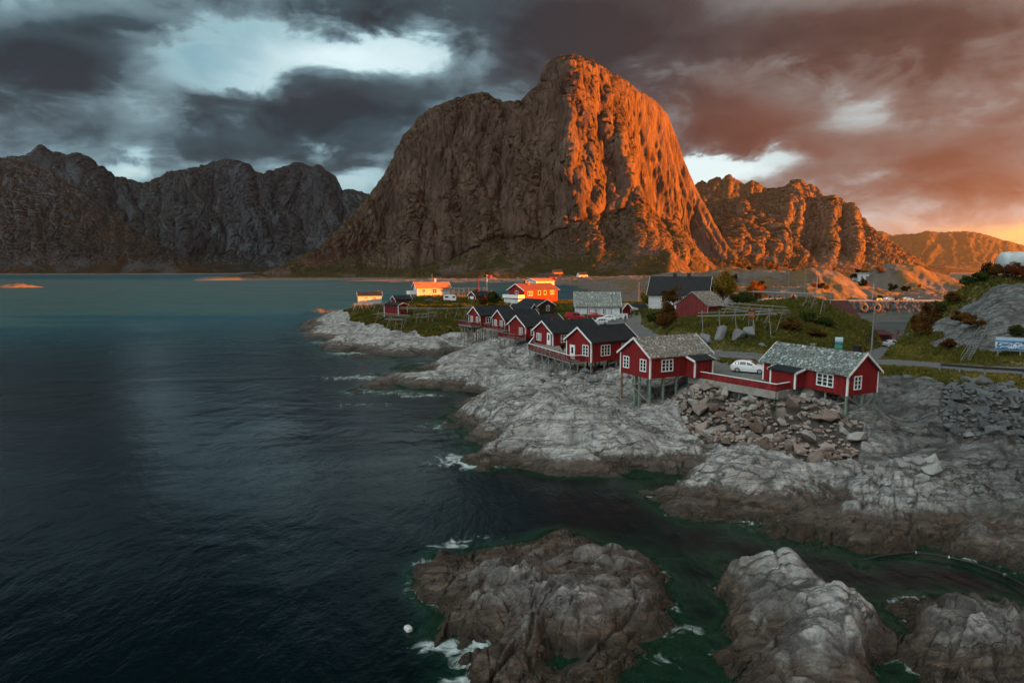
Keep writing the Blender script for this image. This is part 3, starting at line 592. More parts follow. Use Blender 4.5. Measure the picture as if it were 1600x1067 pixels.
prof_main = [(296, .4, .35, .8, .8), (440, .4, .32, .8, .85), (540, .35, .25, .8, .88), (620, .32, .12, .78, .90), (700, .32, .10, .72, .90), (770, .50, .20, .82, .90), (860, .50, .21, .74, .90), (960, .55, .27, .84, .92), (1040, .60, .38, .88, .92), (1120, .5, .40, .85, .88), (1240, .5, .4, .85, .88)]
mountain('big_mountain', crest_main, foot_main, prof_main, 950, 900, 620, M_MAIN, kp=85, seed=11,
         offs=[(775, 22, -.03, 10), (700, 50, .05, 0), (635, 14, -.05, 0), (845, 28, .06, 12), (905, 16, .055, 75), (960, 22, -.03, 50), (932, 7, .05, 60), (985, 6, .05, 55), (1015, 7, .05, 50), (1000, 30, .05, 50), (742, 10, -.03, 0), (690, 9, .04, -10), (655, 8, -.04, -20)], rib=(.045, 24, 2.2, 5), jag=5, rough=5, spur=[(888, 985, .0034)], face=(10.5, 1.1))
crest_r = [(1040, 330, 1950), (1100, 318, 1950), (1150, 312, 1940), (1190, 303, 1930), (1205, 299, 1925), (1218, 294, 1920), (1232, 289, 1915), (1250, 289, 1910), (1264, 292, 1900), (1271, 304, 1895), (1279, 313, 1890), (1290, 309, 1885), (1303, 310, 1880), (1312, 320, 1875), (1320, 333, 1870), (1328, 335, 1865), (1337, 341, 1860), (1347, 353, 1850), (1358, 365, 1840), (1380, 380, 1820), (1405, 397, 1800), (1428, 408, 1785), (1438, 413, 1780), (1446, 419, 1775), (1480, 424, 1770)]
mountain('right_mountain', crest_r, [(1040, 1150), (1150, 1250), (1250, 1350), (1350, 1420), (1480, 1500)], [(1040, .4, .22, .85, .85), (1200, .42, .22, .82, .86), (1300, .45, .26, .88, .9), (1480, .5, .4, .9, .9)], 500, 620, 380, M_RIGHT, kp=30, seed=41,
         offs=[(1150, 40, -.10, 10), (1262, 14, .16, 10), (1284, 9, -.14, 16), (1300, 12, .12, 25), (1318, 7, -.12, 22), (1332, 10, .10, 30), (1215, 20, -.06, 0)], rib=(.07, 15, 2, 5), jag=5, rough=12, z0=2, face=(13, 1.4))
crest_b = [(560, 345, 3250), (600, 300, 3250), (640, 235, 3250), (680, 190, 3250), (720, 178, 3250), (800, 182, 3250), (850, 125, 3250), (880, 110, 3250), (930, 135, 3250), (1000, 175, 3200), (1040, 255, 3100), (1060, 290, 3100), (1080, 291, 2900), (1090, 284, 2900), (1098, 291, 2900), (1104, 281, 2900), (1113, 278, 2900), (1120, 284, 2900), (1130, 276, 2900), (1140, 280, 2900), (1152, 292, 2900), (1158, 287, 2900), (1165, 284, 2900), (1178, 291, 2900), (1195, 297, 2900), (1215, 301, 2900), (1260, 330, 2900), (1320, 390, 2900), (1360, 418, 2900)]
mountain('jagged_mountain', crest_b, [(560, 1850), (1000, 1850), (1080, 2000), (1360, 1980)], [(560, .14, .5, .8, .9), (1000, .14, .5, .8, .9), (1080, .4, .3, .85, .9), (1360, .4, .2, .85, .88)], 1100, 420, 220, M_RIGHT, seed=61, rib=(.06, 15, 2, 5), jag=14, rough=14, z0=2, face=(14, 1.6))  # hidden left part of the ridge added to shade the western ranges
crest_l = [(-380, 120, 2500), (-200, 190, 2550), (-80, 225, 2600), (-20, 236, 2620), (8, 243, 2630), (40, 250, 2640), (70, 258, 2650), (100, 272, 2650), (128, 290, 2650), (150, 305, 2640), (175, 326, 2620), (205, 350, 2600), (240, 375, 2560), (280, 399, 2520), (310, 412, 2490), (330, 418, 2470), (350, 424, 2450), (380, 427, 2440)]
mountain('west_hill', crest_l, [(-380, 2100), (0, 2200), (380, 2330)], [(-380, .3, .28, .9, .9), (380, .3, .28, .9, .9)], 500, 520, 260, M_WEST, seed=81, rib=(.05, 26, 2, 5), jag=6, rough=16, face=(14, 2.0))
crest_w = [(-300, 200, 3500), (-60, 262, 3500), (20, 250, 3480), (50, 247, 3480), (66, 243, 3480), (76, 236, 3480), (87, 230, 3480), (96, 236, 3480), (104, 241, 3480), (125, 242, 3480), (142, 242, 3480), (154, 247, 3480), (163, 258, 3480), (176, 266, 3480), (190, 274, 3500), (210, 282, 3520), (236, 290, 3540), (252, 286, 3560), (264, 280, 3580), (290, 270, 3600), (320, 264, 3620), (340, 257, 3640), (362, 250, 3650), (376, 252, 3650), (392, 258, 3650), (402, 262, 3650), (408, 270, 3650), (418, 273, 3650), (424, 279, 3650), (432, 270, 3660), (442, 266, 3670), (455, 261, 3680), (474, 253, 3680), (488, 257, 3680), (497, 262, 3680), (506, 259, 3680), (516, 268, 3680), (528, 275, 3680), (534, 288, 3680), (537, 302, 3680), (546, 298, 3680), (556, 296, 3680), (566, 300, 3680), (578, 304, 3680), (610, 318, 3680), (660, 345, 3680)]
mountain('west_range', crest_w, [(-300, 2700), (100, 2750), (300, 2850), (420, 3100), (660, 2900)], [(-300, .35, .22, .85, .88), (300, .3, .14, .8, .9), (660, .35, .18, .85, .9)], 800, 760, 320, M_BACK, seed=101, rib=(.07, 30, 1.6, 6), jag=12, rough=16, face=(20, 3.2),
         offs=[(345, 34, .10, 0), (395, 16, -.10, 10), (424, 10, -.10, -10), (480, 26, .08, 0), (300, 30, -.06, 0)])
crest_f = [(1330, 352, 6800), (1362, 361, 6800), (1372, 362, 6800), (1386, 369, 6800), (1400, 366, 6800), (1425, 365, 6800), (1440, 361, 6800), (1460, 364, 6800), (1490, 362, 6800), (1515, 363, 6800), (1535, 369, 6800), (1560, 376, 6800), (1580, 381, 6800), (1588, 383, 6800), (1610, 390, 6800), (1700, 405, 6800), (1850, 415, 6800)]
mountain('distant_range', crest_f, [(1330, 5200), (1850, 5200)], [(1330, .35, .2, .85, .88), (1850, .35, .2, .85, .9)], 1200, 260, 120, M_RIGHT, seed=131, rib=(.06, 20, 2, 4), jag=14, rough=20)
crest_s = [(1380, 420, 3200), (1430, 417, 3200), (1470, 415, 3200), (1500, 417, 3200), (1530, 420, 3200), (1560, 422, 3200), (1620, 426, 3200)]
mountain('low_headland', crest_s, [(1380, 2700), (1620, 2700)], [(1380, .4, .4, .8, .9), (1620, .4, .4, .8, .9)], 300, 140, 60, M_RIGHT, seed=151, jag=3, rough=4)

# small skerry out in the bay, lit by the sun
def skerry():
    n = 60; a = np.linspace(-1, 1, n); A, Bq = np.meshgrid(a, a)
    q = P(20, 449, 0)
    X = q[0] + A * 30 + 3; Yv = q[1] + Bq * 16
    Z = 5.2 * (1 - np.sqrt(A ** 2 * 1.1 + Bq ** 2)) + 1.3 * fbm(X / 8, Yv / 6, 5, 4) - .3
    tag(link('bay_skerry', grid_mesh('bay_skerry', X, Yv, Z), M_RIGHT), kind='structure')
skerry()

# ------------------------------------------------------------------ haze
def haze():
    m = bpy.data.materials.new('sea_air'); m.use_nodes = True; m.node_tree.nodes.clear(); g = G(m.node_tree)
    o = g.add('ShaderNodeOutputMaterial')
    v = g.add('ShaderNodeVolumePrincipled', {'Color': (.80, .88, .95, 1), 'Density': 2.0e-5, 'Anisotropy': 0.75})
    m.node_tree.links.new(v.outputs[0], o.inputs['Volume'])
    bm = bmesh.new(); bmesh.ops.create_cube(bm, size=1.0)
    x0, x1, y0, y1, z0, z1 = -14100, 14100, -2100, 14100, -27.5, 900
    for q in bm.verts: q.co = (x0 if q.co.x < 0 else x1, y0 if q.co.y < 0 else y1, z0 if q.co.z < 0 else z1)
    me = bpy.data.meshes.new('haze'); bm.to_mesh(me); bm.free()
    tag(link('haze', me, m), kind='stuff')
if HAZE: haze()
# ------------------------------------------------------------------ simple mesh builder
class MB:
    def __init__(s): s.v = []; s.f = []; s.mi = []
    def add(s, vs, fs, mi=0):
        o = len(s.v); s.v += [tuple(map(float, q)) for q in vs]
        for f in fs: s.f.append([o + i for i in f]); s.mi.append(mi)
    def box(s, x0, x1, y0, y1, z0, z1, mi=0):
        s.add([(x0, y0, z0), (x1, y0, z0), (x1, y1, z0), (x0, y1, z0), (x0, y0, z1), (x1, y0, z1), (x1, y1, z1), (x0, y1, z1)],
              [(0, 3, 2, 1), (4, 5, 6, 7), (0, 1, 5, 4), (1, 2, 6, 5), (2, 3, 7, 6), (3, 0, 4, 7)], mi)
    def bar(s, p, q, w, h=None, mi=0, up=(0, 0, 1)):
        p = Vector(p); q = Vector(q); d = (q - p).normalized(); u = Vector(up)
        if abs(d.dot(u)) > .98: u = Vector((1, 0, 0))
        a = d.cross(u).normalized(); b = a.cross(d); h = h or w
        c = [a * (i * w / 2) + b * (j * h / 2) for i, j in ((-1, -1), (1, -1), (1, 1), (-1, 1))]
        s.add([p + k for k in c] + [q + k for k in c], [(0, 3, 2, 1), (4, 5, 6, 7), (0, 1, 5, 4), (1, 2, 6, 5), (2, 3, 7, 6), (3, 0, 4, 7)], mi)
    def prism(s, prof, x0, x1, mi=0):         # profile in (y, z) swept along x
        n = len(prof)
        s.add([(x0, y, z) for y, z in prof] + [(x1, y, z) for y, z in prof],
              [tuple(range(n))[::-1], tuple(range(n, 2 * n))] + [(i, (i + 1) % n, n + (i + 1) % n, n + i) for i in range(n)], mi)
    def tube(s, pts, rad, n=7, mi=0, cap=True):
        rings = []; pts = [Vector(p) for p in pts]
        for i, p in enumerate(pts):
            d = (pts[min(i + 1, len(pts) - 1)] - pts[max(i - 1, 0)]).normalized()
            u = Vector((0, 0, 1)) if abs(d.z) < .9 else Vector((1, 0, 0)); a = d.cross(u).normalized(); b = a.cross(d)
            r = rad[i] if isinstance(rad, (list, tuple)) else rad
            rings.append([p + (a * cos(2 * pi * k / n) + b * sin(2 * pi * k / n)) * r for k in range(n)])
        fs = [(i * n + k, i * n + (k + 1) % n, (i + 1) * n + (k + 1) % n, (i + 1) * n + k) for i in range(len(pts) - 1) for k in range(n)]
        if cap: fs += [tuple(range(n))[::-1], tuple(range((len(pts) - 1) * n, len(pts) * n))]
        s.add([q for r in rings for q in r], fs, mi)
    def build(s, name, mat=None, parent=None, smooth=False):
        me = bpy.data.meshes.new(name); me.from_pydata(s.v, [], s.f)
        mats = mat if isinstance(mat, (list, tuple)) else [mat]
        o = link(name, me, mats, parent)
        if len(mats) > 1: me.polygons.foreach_set('material_index', s.mi)
        if smooth: me.polygons.foreach_set('use_smooth', [True] * len(me.polygons))
        bm = bmesh.new(); bm.from_mesh(me); bmesh.ops.recalc_face_normals(bm, faces=bm.faces); bm.to_mesh(me); bm.free()
        return o
def empty(name, loc, rz=0, label=None, cat=None, group=None):
    o = bpy.data.objects.new(name, None); COL.objects.link(o); o.location = loc; o.rotation_euler = (0, 0, rz); o.empty_display_size = .3
    return tag(o, label, cat, group)
def copy_tree(o, parent=None):
    c_ = o.copy(); COL.objects.link(c_); c_.parent = parent
    for ch in list(o.children): copy_tree(ch, c_)
    return c_

# ------------------------------------------------------------------ materials of built things
def plain(name, col, rough=.7, var=.25, sc=3.0, metal=0, spec=.4):
    m, g = new_mat(name); co = g.add('ShaderNodeTexCoord').outputs['Object']
    n = g.noise(co, sc, 5, .65); n2 = g.noise(co, sc * .25, 3, .6)
    cc = g.mix(g.ss(g.m('ADD', g.m('MULTIPLY', n, .6), g.m('MULTIPLY', n2, .4)), .3, .7), tuple(q * (1 - var) for q in col), tuple(min(1, q * (1 + var)) for q in col))
    finish(g, principled(g, color=cc, rough=rough, metal=metal, spec=spec)); return m
def boards(name, col, width=.16, wear=.15, rough=.75, horiz=False, wcol=(.3, .28, .26)):
    m, g = new_mat(name); tc = g.add('ShaderNodeTexCoord').outputs['Object']
    x, y, z = g.add('ShaderNodeSeparateXYZ', {0: tc}).outputs
    u = z if horiz else g.m('ADD', x, y)
    t = g.m('FRACT', g.m('DIVIDE', u, width)); idx = g.m('FLOOR', g.m('DIVIDE', u, width))
    wn = g.add('ShaderNodeTexWhiteNoise', {'W': idx}, noise_dimensions='1D').outputs[0]
    gap = g.m('MAXIMUM', g.ss(t, .14, .04), g.ss(t, .90, .97))
    st = g.noise(g.map(tc, scale=((1, 1, 9) if horiz else (6, 6, .7))), 2.2, 5, .7)
    cc = g.mix(g.ss(wn, 0, 1), tuple(q * .80 for q in col), tuple(min(1, q * 1.15) for q in col))
    cc = g.mix(g.ss(st, .60, .78, 0, wear * 4 if wear < .25 else 1.0), cc, wcol)
    cc = g.mix(g.ss(g.noise(tc, .6, 4, .6), .4, .7, 0, .30), cc, tuple(q * .55 for q in col))
    cc = g.mix(g.m('MULTIPLY', gap, .55), cc, tuple(q * .30 for q in col))
    finish(g, principled(g, color=cc, rough=rough, normal=g.bump(g.m('SUBTRACT', 1.0, gap), .6, .02), spec=.3)); return m
def slate(name, a, b, lich, sc=2.6):
    m, g = new_mat(name); tc = g.add('ShaderNodeTexCoord').outputs['Object']
    x, y, z = g.add('ShaderNodeSeparateXYZ', {0: tc}).outputs
    row = g.m('MULTIPLY', z, sc * 1.25); r0 = g.m('FLOOR', row); wn = g.add('ShaderNodeTexWhiteNoise', {'W': r0}, noise_dimensions='1D').outputs[0]
    v = g.add('ShaderNodeCombineXYZ', {0: g.m('ADD', g.m('MULTIPLY', x, sc), g.m('MULTIPLY', wn, 5.0)), 1: row, 2: g.m('MULTIPLY', y, .02)}).outputs[0]
    vo = g.add('ShaderNodeTexVoronoi', {'Vector': v, 'Scale': 1.0, 'Randomness': .75}); cell = g.add('ShaderNodeSeparateColor', {0: vo.outputs['Color']}).outputs
    ed = g.voro(v, 1.0, 'DISTANCE_TO_EDGE', rnd=.75)
    cc = g.mix(g.m('POWER', cell[0], 1.3), a, b)
    cc = g.mix(g.ss(g.noise(tc, 2.0, 6, .7), .52, .66, 0, .6), cc, lich)
    cc = g.mix(g.ss(cell[1], .80, .95, 0, .75), cc, tuple(min(.75, q * 1.8) for q in b))
    cc = g.mix(g.ss(ed, .09, .02, 0, .7), cc, (.02, .02, .02))
    h = g.m('ADD', g.m('MULTIPLY', cell[2], .5), g.ss(ed, 0, .12))
    finish(g, principled(g, color=cc, rough=.85, normal=g.bump(h, .8, .05), spec=.3)); return m
def glassy(name, col):
    m, g = new_mat(name); tc = g.add('ShaderNodeTexCoord').outputs['Object']
    finish(g, principled(g, color=g.mix(g.ss(g.noise(tc, 1.3, 3), .4, .65), col, tuple(q * 3 for q in col)), rough=.06, spec=.6)); return m
M_RED = boards('red_painted_boards', (.215, .0115, .012), .17, .03, wcol=(.12, .02, .02))
M_RED2 = boards('dark_red_boards', (.15, .012, .012), .20, .04, wcol=(.10, .02, .02))
M_BARN = boards('weathered_red_boards', (.16, .022, .022), .22, .22, wcol=(.30, .20, .19))
M_WHITE = plain('white_paint', (.74, .75, .74), .55, .08)
M_WHB = boards('white_boards', (.52, .53, .53), .15, .04, horiz=True, wcol=(.4, .4, .38))
M_WHV = boards('white_upright_boards', (.60, .64, .66), .22, .12, wcol=(.32, .34, .34))
M_BROWN = boards('brown_boards', (.062, .043, .026), .18, .05, horiz=True, wcol=(.08, .06, .04))
M_FELT = plain('black_roof_felt', (.015, .018, .021), .8, .3, .8, spec=.25)
M_FELTB = boards('black_sheet_roof', (.014, .014, .015), .35, .03, wcol=(.03, .03, .03))
M_SLATE = slate('grey_slate', (.13, .125, .11), (.34, .325, .29), (.24, .225, .16), 5.0)
M_SLATE2 = slate('blue_green_slate', (.085, .105, .10), (.30, .34, .33), (.20, .19, .10), 4.2)
M_SLATE3 = slate('lichen_slate', (.15, .18, .165), (.29, .32, .30), (.30, .20, .13), 3.4)
M_TILE = boards('red_brown_tiles', (.15, .048, .035), .33, .05, wcol=(.2, .08, .05))
M_TILEO = boards('orange_tiles', (.40, .15, .06), .33, .05, wcol=(.5, .2, .1))
M_ROOFB = boards('brown_red_sheet_roof', (.075, .022, .020), .6, .04, wcol=(.1, .04, .03))
M_GLASS = glassy('window_glass', (.010, .013, .016))
M_GREY = boards('weathered_grey_wood', (.24, .235, .215), .12, .1, wcol=(.12, .11, .10))
M_POLE = plain('bleached_pole_wood', (.185, .178, .16), .85, .3, 4)
M_STILT = plain('green_treated_timber', (.16, .215, .165), .85, .25, 5)
M_STILTB = plain('brown_treated_timber', (.19, .115, .065), .85, .3, 5)
M_STEEL = plain('galvanised_steel', (.36, .38, .38), .4, .15, 4, metal=.7)
M_CONC = plain('old_concrete', (.25, .24, .21), .9, .25, 2.0)
M_DARK = plain('dark_metal', (.016, .016, .017), .6, .3, 4)
M_RUBBER = plain('tyre_rubber', (.012, .012, .012), .8, .2, 8)

# ------------------------------------------------------------------ houses
def face_map(face, L, W):                     # (u, z, outward) -> local point
    return {'F': lambda u, z, o: (-o, u, z), 'E': lambda u, z, o: (L + o, u, z),
            'S': lambda u, z, o: (u, -o, z), 'N': lambda u, z, o: (u, W + o, z)}[face]
def fbox(mb, fm, u0, u1, z0, z1, o0, o1, mi=0):
    pts = [fm(u, z, o) for o in (o0, o1) for (u, z) in ((u0, z0), (u1, z0), (u1, z1), (u0, z1))]
    mb.add(pts, [(0, 3, 2, 1), (4, 5, 6, 7), (0, 1, 5, 4), (1, 2, 6, 5), (2, 3, 7, 6), (3, 0, 4, 7)], mi)
def window(root, fm, u, z, w, h, cols=2, rows=3, mat=None, t=.11, wide=1):
    mb = MB(); mat = mat or M_WHITE
    u0, u1, z0, z1 = u - w / 2, u + w / 2, z - h / 2, z + h / 2
    fbox(mb, fm, u0 - t, u0, z0 - t, z1 + t, .003, .07); fbox(mb, fm, u1, u1 + t, z0 - t, z1 + t, .003, .07)
    fbox(mb, fm, u0, u1, z1, z1 + t, .003, .075); fbox(mb, fm, u0 - .03, u1 + .03, z0 - t, z0, .003, .10)
    for k in range(1, cols):
        c_ = u0 + w * k / cols; fbox(mb, fm, c_ - .065, c_ + .065, z0, z1, .003, .055)
    for k in range(1, rows):
        c_ = z0 + h * k / rows
        for q in range(cols):
            a = u0 + w * q / cols + (.065 if q else 0); b = u0 + w * (q + 1) / cols - (.065 if q < cols - 1 else 0)
            fbox(mb, fm, a, b, c_ - .028, c_ + .028, .003, .045)
    o = mb.build('window', mat, root)
    pn = MB(); fbox(pn, fm, u0, u1, z0, z1, -.03, .012); pn.build('pane', M_GLASS, o)
    return o
def door(root, fm, u, w=.85, h=1.95, mat=None, glazed=True, frame=None, z0=.05):
    mb = MB(); fbox(mb, fm, u - w / 2, u + w / 2, z0, z0 + h, .004, .05); d = mb.build('door', mat or M_WHITE, root)
    t = .10; fr = MB(); fbox(fr, fm, u - w / 2 - t, u - w / 2, z0, z0 + h + t, .003, .075); fbox(fr, fm, u + w / 2, u + w / 2 + t, z0, z0 + h + t, .003, .075); fbox(fr, fm, u - w / 2, u + w / 2, z0 + h, z0 + h + t, .003, .075)
    fr.build('door_frame', frame or M_WHITE, d)
    if glazed:
        pn = MB(); fbox(pn, fm, u - w * .24, u + w * .24, z0 + h * .42, z0 + h * .88, .05, .058); pn.build('pane', M_GLASS, d)
    hb = MB(); fbox(hb, fm, u + w * .34, u + w * .42, z0 + h * .46, z0 + h * .52, .05, .10); hb.build('handle', M_DARK, d)
    return d
def house(name, label, cat, C, ang, L, W, H, rise, wall, roof, trim=None, over=.28, eave=.30, group=None, base=0.0, wall_f=None, corner=True, barge=.20, th=.13, foot=0.0):
    root = empty(name, tuple(C), R_(ang), label, cat, group)
    root_d = dict(L=L, W=W, H=H, rise=rise)
    mb = MB(); mb.prism([(0, -foot), (W, -foot), (W, H), (W / 2, H + rise), (0, H)], 0, L)
    mb.build('wall', wall, root)
    sl = rise / (W / 2); ze = H - eave * sl; k = th * math.sqrt(1 + sl * sl)
    rb = MB(); rb.prism([(-eave, ze + .012), (W / 2, H + rise + .012), (W + eave, ze + .012), (W + eave, ze + k), (W / 2, H + rise + k), (-eave, ze + k)], -over, L + over)
    rf = rb.build('roof', roof, root)
    if trim is not None:
        for x0, x1 in ((-over - .06, -over - .003), (L + over + .003, L + over + .06)):
            bb = MB(); b2 = barge + .05
            bb.prism([(-eave - .04, ze + k + .03 - b2), (W / 2, H + rise + k + .03 - b2), (W + eave + .04, ze + k + .03 - b2), (W + eave + .04, ze + k + .03), (W / 2, H + rise + k + .035), (-eave - .04, ze + k + .03)], x0, x1)
            bb.build('barge_board', trim, root)
        if corner:
            w = .15
            for (cx, cy) in ((0, 0), (L, 0), (L, W), (0, W)):
                cb = MB(); sx = -1 if cx == 0 else 1; sy = -1 if cy == 0 else 1
                cb.box(min(cx + sx * .025, cx - sx * w), max(cx + sx * .025, cx - sx * w), min(cy + sy * .025, cy + sy * .003), max(cy + sy * .025, cy + sy * .003), -.01 - foot, H - .06)
                cb.box(min(cx + sx * .025, cx + sx * .003), max(cx + sx * .025, cx + sx * .003), min(cy + sy * .003, cy - sy * w), max(cy + sy * .003, cy - sy * w), -.01 - foot, H - .06)
                cb.build('corner_board', trim, root)
    return root, rf, root_d
def chimney(rf, x, y, z0, z1, w=.6, mat=None, cap=True):
    mb = MB(); mb.box(x - w / 2, x + w / 2, y - w / 2, y + w / 2, z0, z1)
    if cap: mb.box(x - w / 2 - .07, x + w / 2 + .07, y - w / 2 - .07, y + w / 2 + .07, z1, z1 + .1)
    return mb.build('chimney', mat or M_DARK, rf)
def to_world(root, p):
    a = root.rotation_euler.z; return (root.location.x + p[0] * cos(a) - p[1] * sin(a), root.location.y + p[0] * sin(a) + p[1] * cos(a), root.location.z + p[2])
def stilts(root, pts, w=.17, mats=None, z_top=-.02, rng=None):
    out = []
    for i, (x, y) in enumerate(pts):
        wx_, wy_, _ = to_world(root, (x, y, 0)); g_ = gz(wx_, wy_) - root.location.z
        if g_ > z_top - .12: continue
        mb = MB(); mb.box(x - w / 2, x + w / 2, y - w / 2, y + w / 2, g_ - .35, z_top)
        mb.build('stilt', (mats or [M_STILT])[i % len(mats or [1])], root); out.append((x, y, g_))
    return out
def brace(root, p, q, w=.12, mat=None):
    mb = MB(); mb.bar(p, q, .05, w); return mb.build('brace', mat or M_POLE, root)
def railing(mb, p, q, h=.95, n=3, mi_b=0, mi_t=1, post=1.6, lattice=False):
    p = Vector(p); q = Vector(q); L = (q - p).length; k = max(1, round(L / post))
    for i in range(k + 1):
        a = p.lerp(q, i / k); mb.bar(a, a + Vector((0, 0, h - .03)), .09, mi=mi_b)
    for j in range(n):
        z = .12 + (h - .30) * j / max(1, n - 1); mb.bar(p + Vector((0, 0, z)), q + Vector((0, 0, z)), .03, .13 if n > 2 else .10, mi=mi_b)
    if lattice:
        for i in range(k):
            a = p.lerp(q, i / k); b = p.lerp(q, (i + 1) / k); u = Vector((0, 0, 1))
            mb.bar(a + u * .1, b + u * (h - .15), .025, .09, mi=mi_b); mb.bar(a + u * (h - .15), b + u * .1, .025, .09, mi=mi_b)
    mb.bar(p + Vector((0, 0, h)), q + Vector((0, 0, h)), .16, .06, mi=mi_t)

Z0 = 6.3
GR = 'red stilt cabins along the shore'
# near cabin with grey slate roof
hF, rF, d = house('stilt_cabin', 'red stilt cabin with weathered grey slate roof and small black-roofed porch beside the white car', 'cabin', P(1015.4, 592.5, Z0), 27, 9.3, 5.7, 2.6, 1.9, M_RED, M_SLATE, M_WHITE, group=GR)
fm = face_map('F', 9.3, 5.7); window(hF, fm, 1.25, 1.45, .95, 1.25); window(hF, fm, 4.45, 1.45, .95, 1.25)
fm = face_map('S', 9.3, 5.7); window(hF, fm, 2.55, 1.45, 1.55, 1.25, 3, 3)
def porch(root, x0, x1, dep, zl, zh, win=None, post_at=()):
    mb = MB(); mb.add([(x0, -dep, -.02), (x1, -dep, -.02), (x1, -.004, -.02), (x0, -.004, -.02), (x0, -dep, zl - .05), (x1, -dep, zl - .05), (x1, -.004, zh - .06), (x0, -.004, zh - .06)],
                      [(0, 3, 2, 1), (4, 5, 6, 7), (0, 1, 5, 4), (1, 2, 6, 5), (2, 3, 7, 6), (3, 0, 4, 7)])
    pc = mb.build('porch', M_RED, root)
    r = MB(); s = (zh - zl) / dep; a, b = -dep - .25, -.004
    r.add([(x0 - .25, a, zl - .25 * s), (x1 + .25, a, zl - .25 * s), (x1 + .25, b, zh), (x0 - .25, b, zh), (x0 - .25, a, zl - .25 * s + .1), (x1 + .25, a, zl - .25 * s + .1), (x1 + .25, b, zh + .1), (x0 - .25, b, zh + .1)],
          [(0, 3, 2, 1), (4, 5, 6, 7), (0, 1, 5, 4), (1, 2, 6, 5), (2, 3, 7, 6), (3, 0, 4, 7)])
    r.build('porch_roof', M_FELT, pc)
    for x in (x0 - .29, x1 + .255):
        f_ = MB(); f_.bar((x, a, zl - .25 * s), (x, b, zh), .05, .24); f_.build('barge_board', M_WHITE, pc)
    for x in (x0, x1):
        f_ = MB(); f_.box(x - .1, x + .1, -dep - .03, -dep - .003, -.05, zl - .08); xo = x - .03 if x == x0 else x + .003
        f_.box(xo, xo + .027, -dep - .003, -dep + .16, -.05, zl - .08); f_.build('corner_board', M_WHITE, pc)
    return pc
porch(hF, 5.5, 8.3, 1.5, 2.0, 2.42)
st = stilts(hF, [(.15, .15), (.15, 2.0), (.15, 2.9), (.15, 5.5), (2.3, .3), (4.2, .2), (2.2, 2.9), (2.4, 5.4), (4.5, 3), (4.5, 5.3)], .19, [M_STILT, M_STILT, M_STILT, M_STILTB])
brace(hF, (-.02, .2, -.05), (-.02, 5.9, -2.3)); brace(hF, (-.10, -.3, -2.9), (-.10, 5.3, -.2)); brace(hF, (.1, -.02, -.12), (4.6, -.02, -.2), .14, M_STILTB)
# right cabin, blue-green slates
hR, rR, d = house('stilt_cabin', 'red stilt cabin with mottled blue-green slate roof, nearest the bridge road', 'cabin', P(1323.5, 619, Z0) + np.array([-10.6 * cos(R_(-64)), -10.6 * sin(R_(-64)), 0]), -64, 10.6, 4.8, 2.25, 1.85, M_RED, M_SLATE2, M_WHITE, group=GR)
fm = face_map('S', 10.6, 4.8); window(hR, fm, 8.05, 1.25, 1.75, 1.15, 3, 3); window(hR, fm, 1.75, 1.35, .95, 1.1)
fm = face_map('E', 10.6, 4.8); window(hR, fm, 1.5, 1.25, .95, 1.2)
porch(hR, 2.4, 5.6, 1.5, 1.75, 2.12)
chimney(rR, 9.4, 2.9, 3.4, 4.75, .62); chimney(rR, 4.2, 2.9, 3.4, 4.4, .36, M_STEEL)
stilts(hR, [(10.45, .15), (10.45, 4.65), (10.45, 2.6), (8.0, .3), (8.0, 4.6), (5.6, .3), (5.6, 4.6), (8, 2.4)], .19, [M_STILT])
brace(hR, (10.6, .1, -.1), (10.6, 4.8, -2.6)); brace(hR, (10.66, .3, -2.9), (10.66, 4.6, -.1), .14, M_GREY); brace(hR, (8.0, .2, -1.6), (10.4, .2, -.7), .16, M_GREY)
mbx = MB(); mbx.box(4.3, 6.6, .3, 2.2, -1.1, -.02); mbx.build('plinth', M_CONC, hR)
# the row
def row_cabin(label, px, ang, L, W, H, rise, roof, fwin, swin, fdoor=None, chim=None):
    h_, r_, d = house('stilt_cabin', label, 'cabin', P(px[0], px[1], Z0), ang, L, W, H, rise, M_RED, roof, M_WHITE, group=GR)
    fm = face_map('F', L, W)
    for (u, z, w, hh, cc, rr) in fwin: window(h_, fm, u, z, w, hh, cc, rr)
    if fdoor: door(h_, fm, fdoor)
    fm = face_map('S', L, W)
    for (u, z, w, hh, cc, rr) in swin: window(h_, fm, u, z, w, hh, cc, rr)
    if chim: chimney(r_, *chim)
    return h_
hG = row_cabin('red stilt cabin with plain black roof and front door onto the lattice-railed deck', (923.7, 566.6), 36, 8.9, 5.2, 2.8, 1.8, M_FELT, [(1.15, 1.55, 1.0, 1.35, 2, 3)], [(2.7, 1.5, 1.6, 1.35, 3, 3), (6.6, 1.5, 1.2, 1.3, 2, 3)], 3.85)
hD = row_cabin('red stilt cabin with bluish black roof, second from the slate-roofed cabin', (863.5, 540.5), 31, 10.3, 5.8, 2.15, 1.75, M_FELT, [(4.1, 1.15, 1.2, 1.05, 3, 3)], [(2.6, 1.1, 1.7, 1.1, 3, 3)], 1.1, (3.2, 4.4, 2.6, 4.15, .7, M_TILE))
hC = row_cabin('red stilt cabin with black roof, middle of the shore row, one window in its gable', (821, 528.5), 31, 9.2, 6.0, 2.2, 1.75, M_FELT, [(1.6, 1.15, .95, 1.2, 2, 3)], [(2.0, 1.1, 1.5, 1.1, 3, 3)])
hB = row_cabin('red stilt cabin with black roof, second from the far left end of the row', (788.6, 514), 29, 9.1, 5.7, 1.95, 1.85, M_FELT, [(1.5, 1.0, 1.0, 1.2, 2, 3), (4.2, 1.0, .95, 1.2, 2, 3)], [(2.2, 1.0, 1.1, 1.0, 2, 2)])
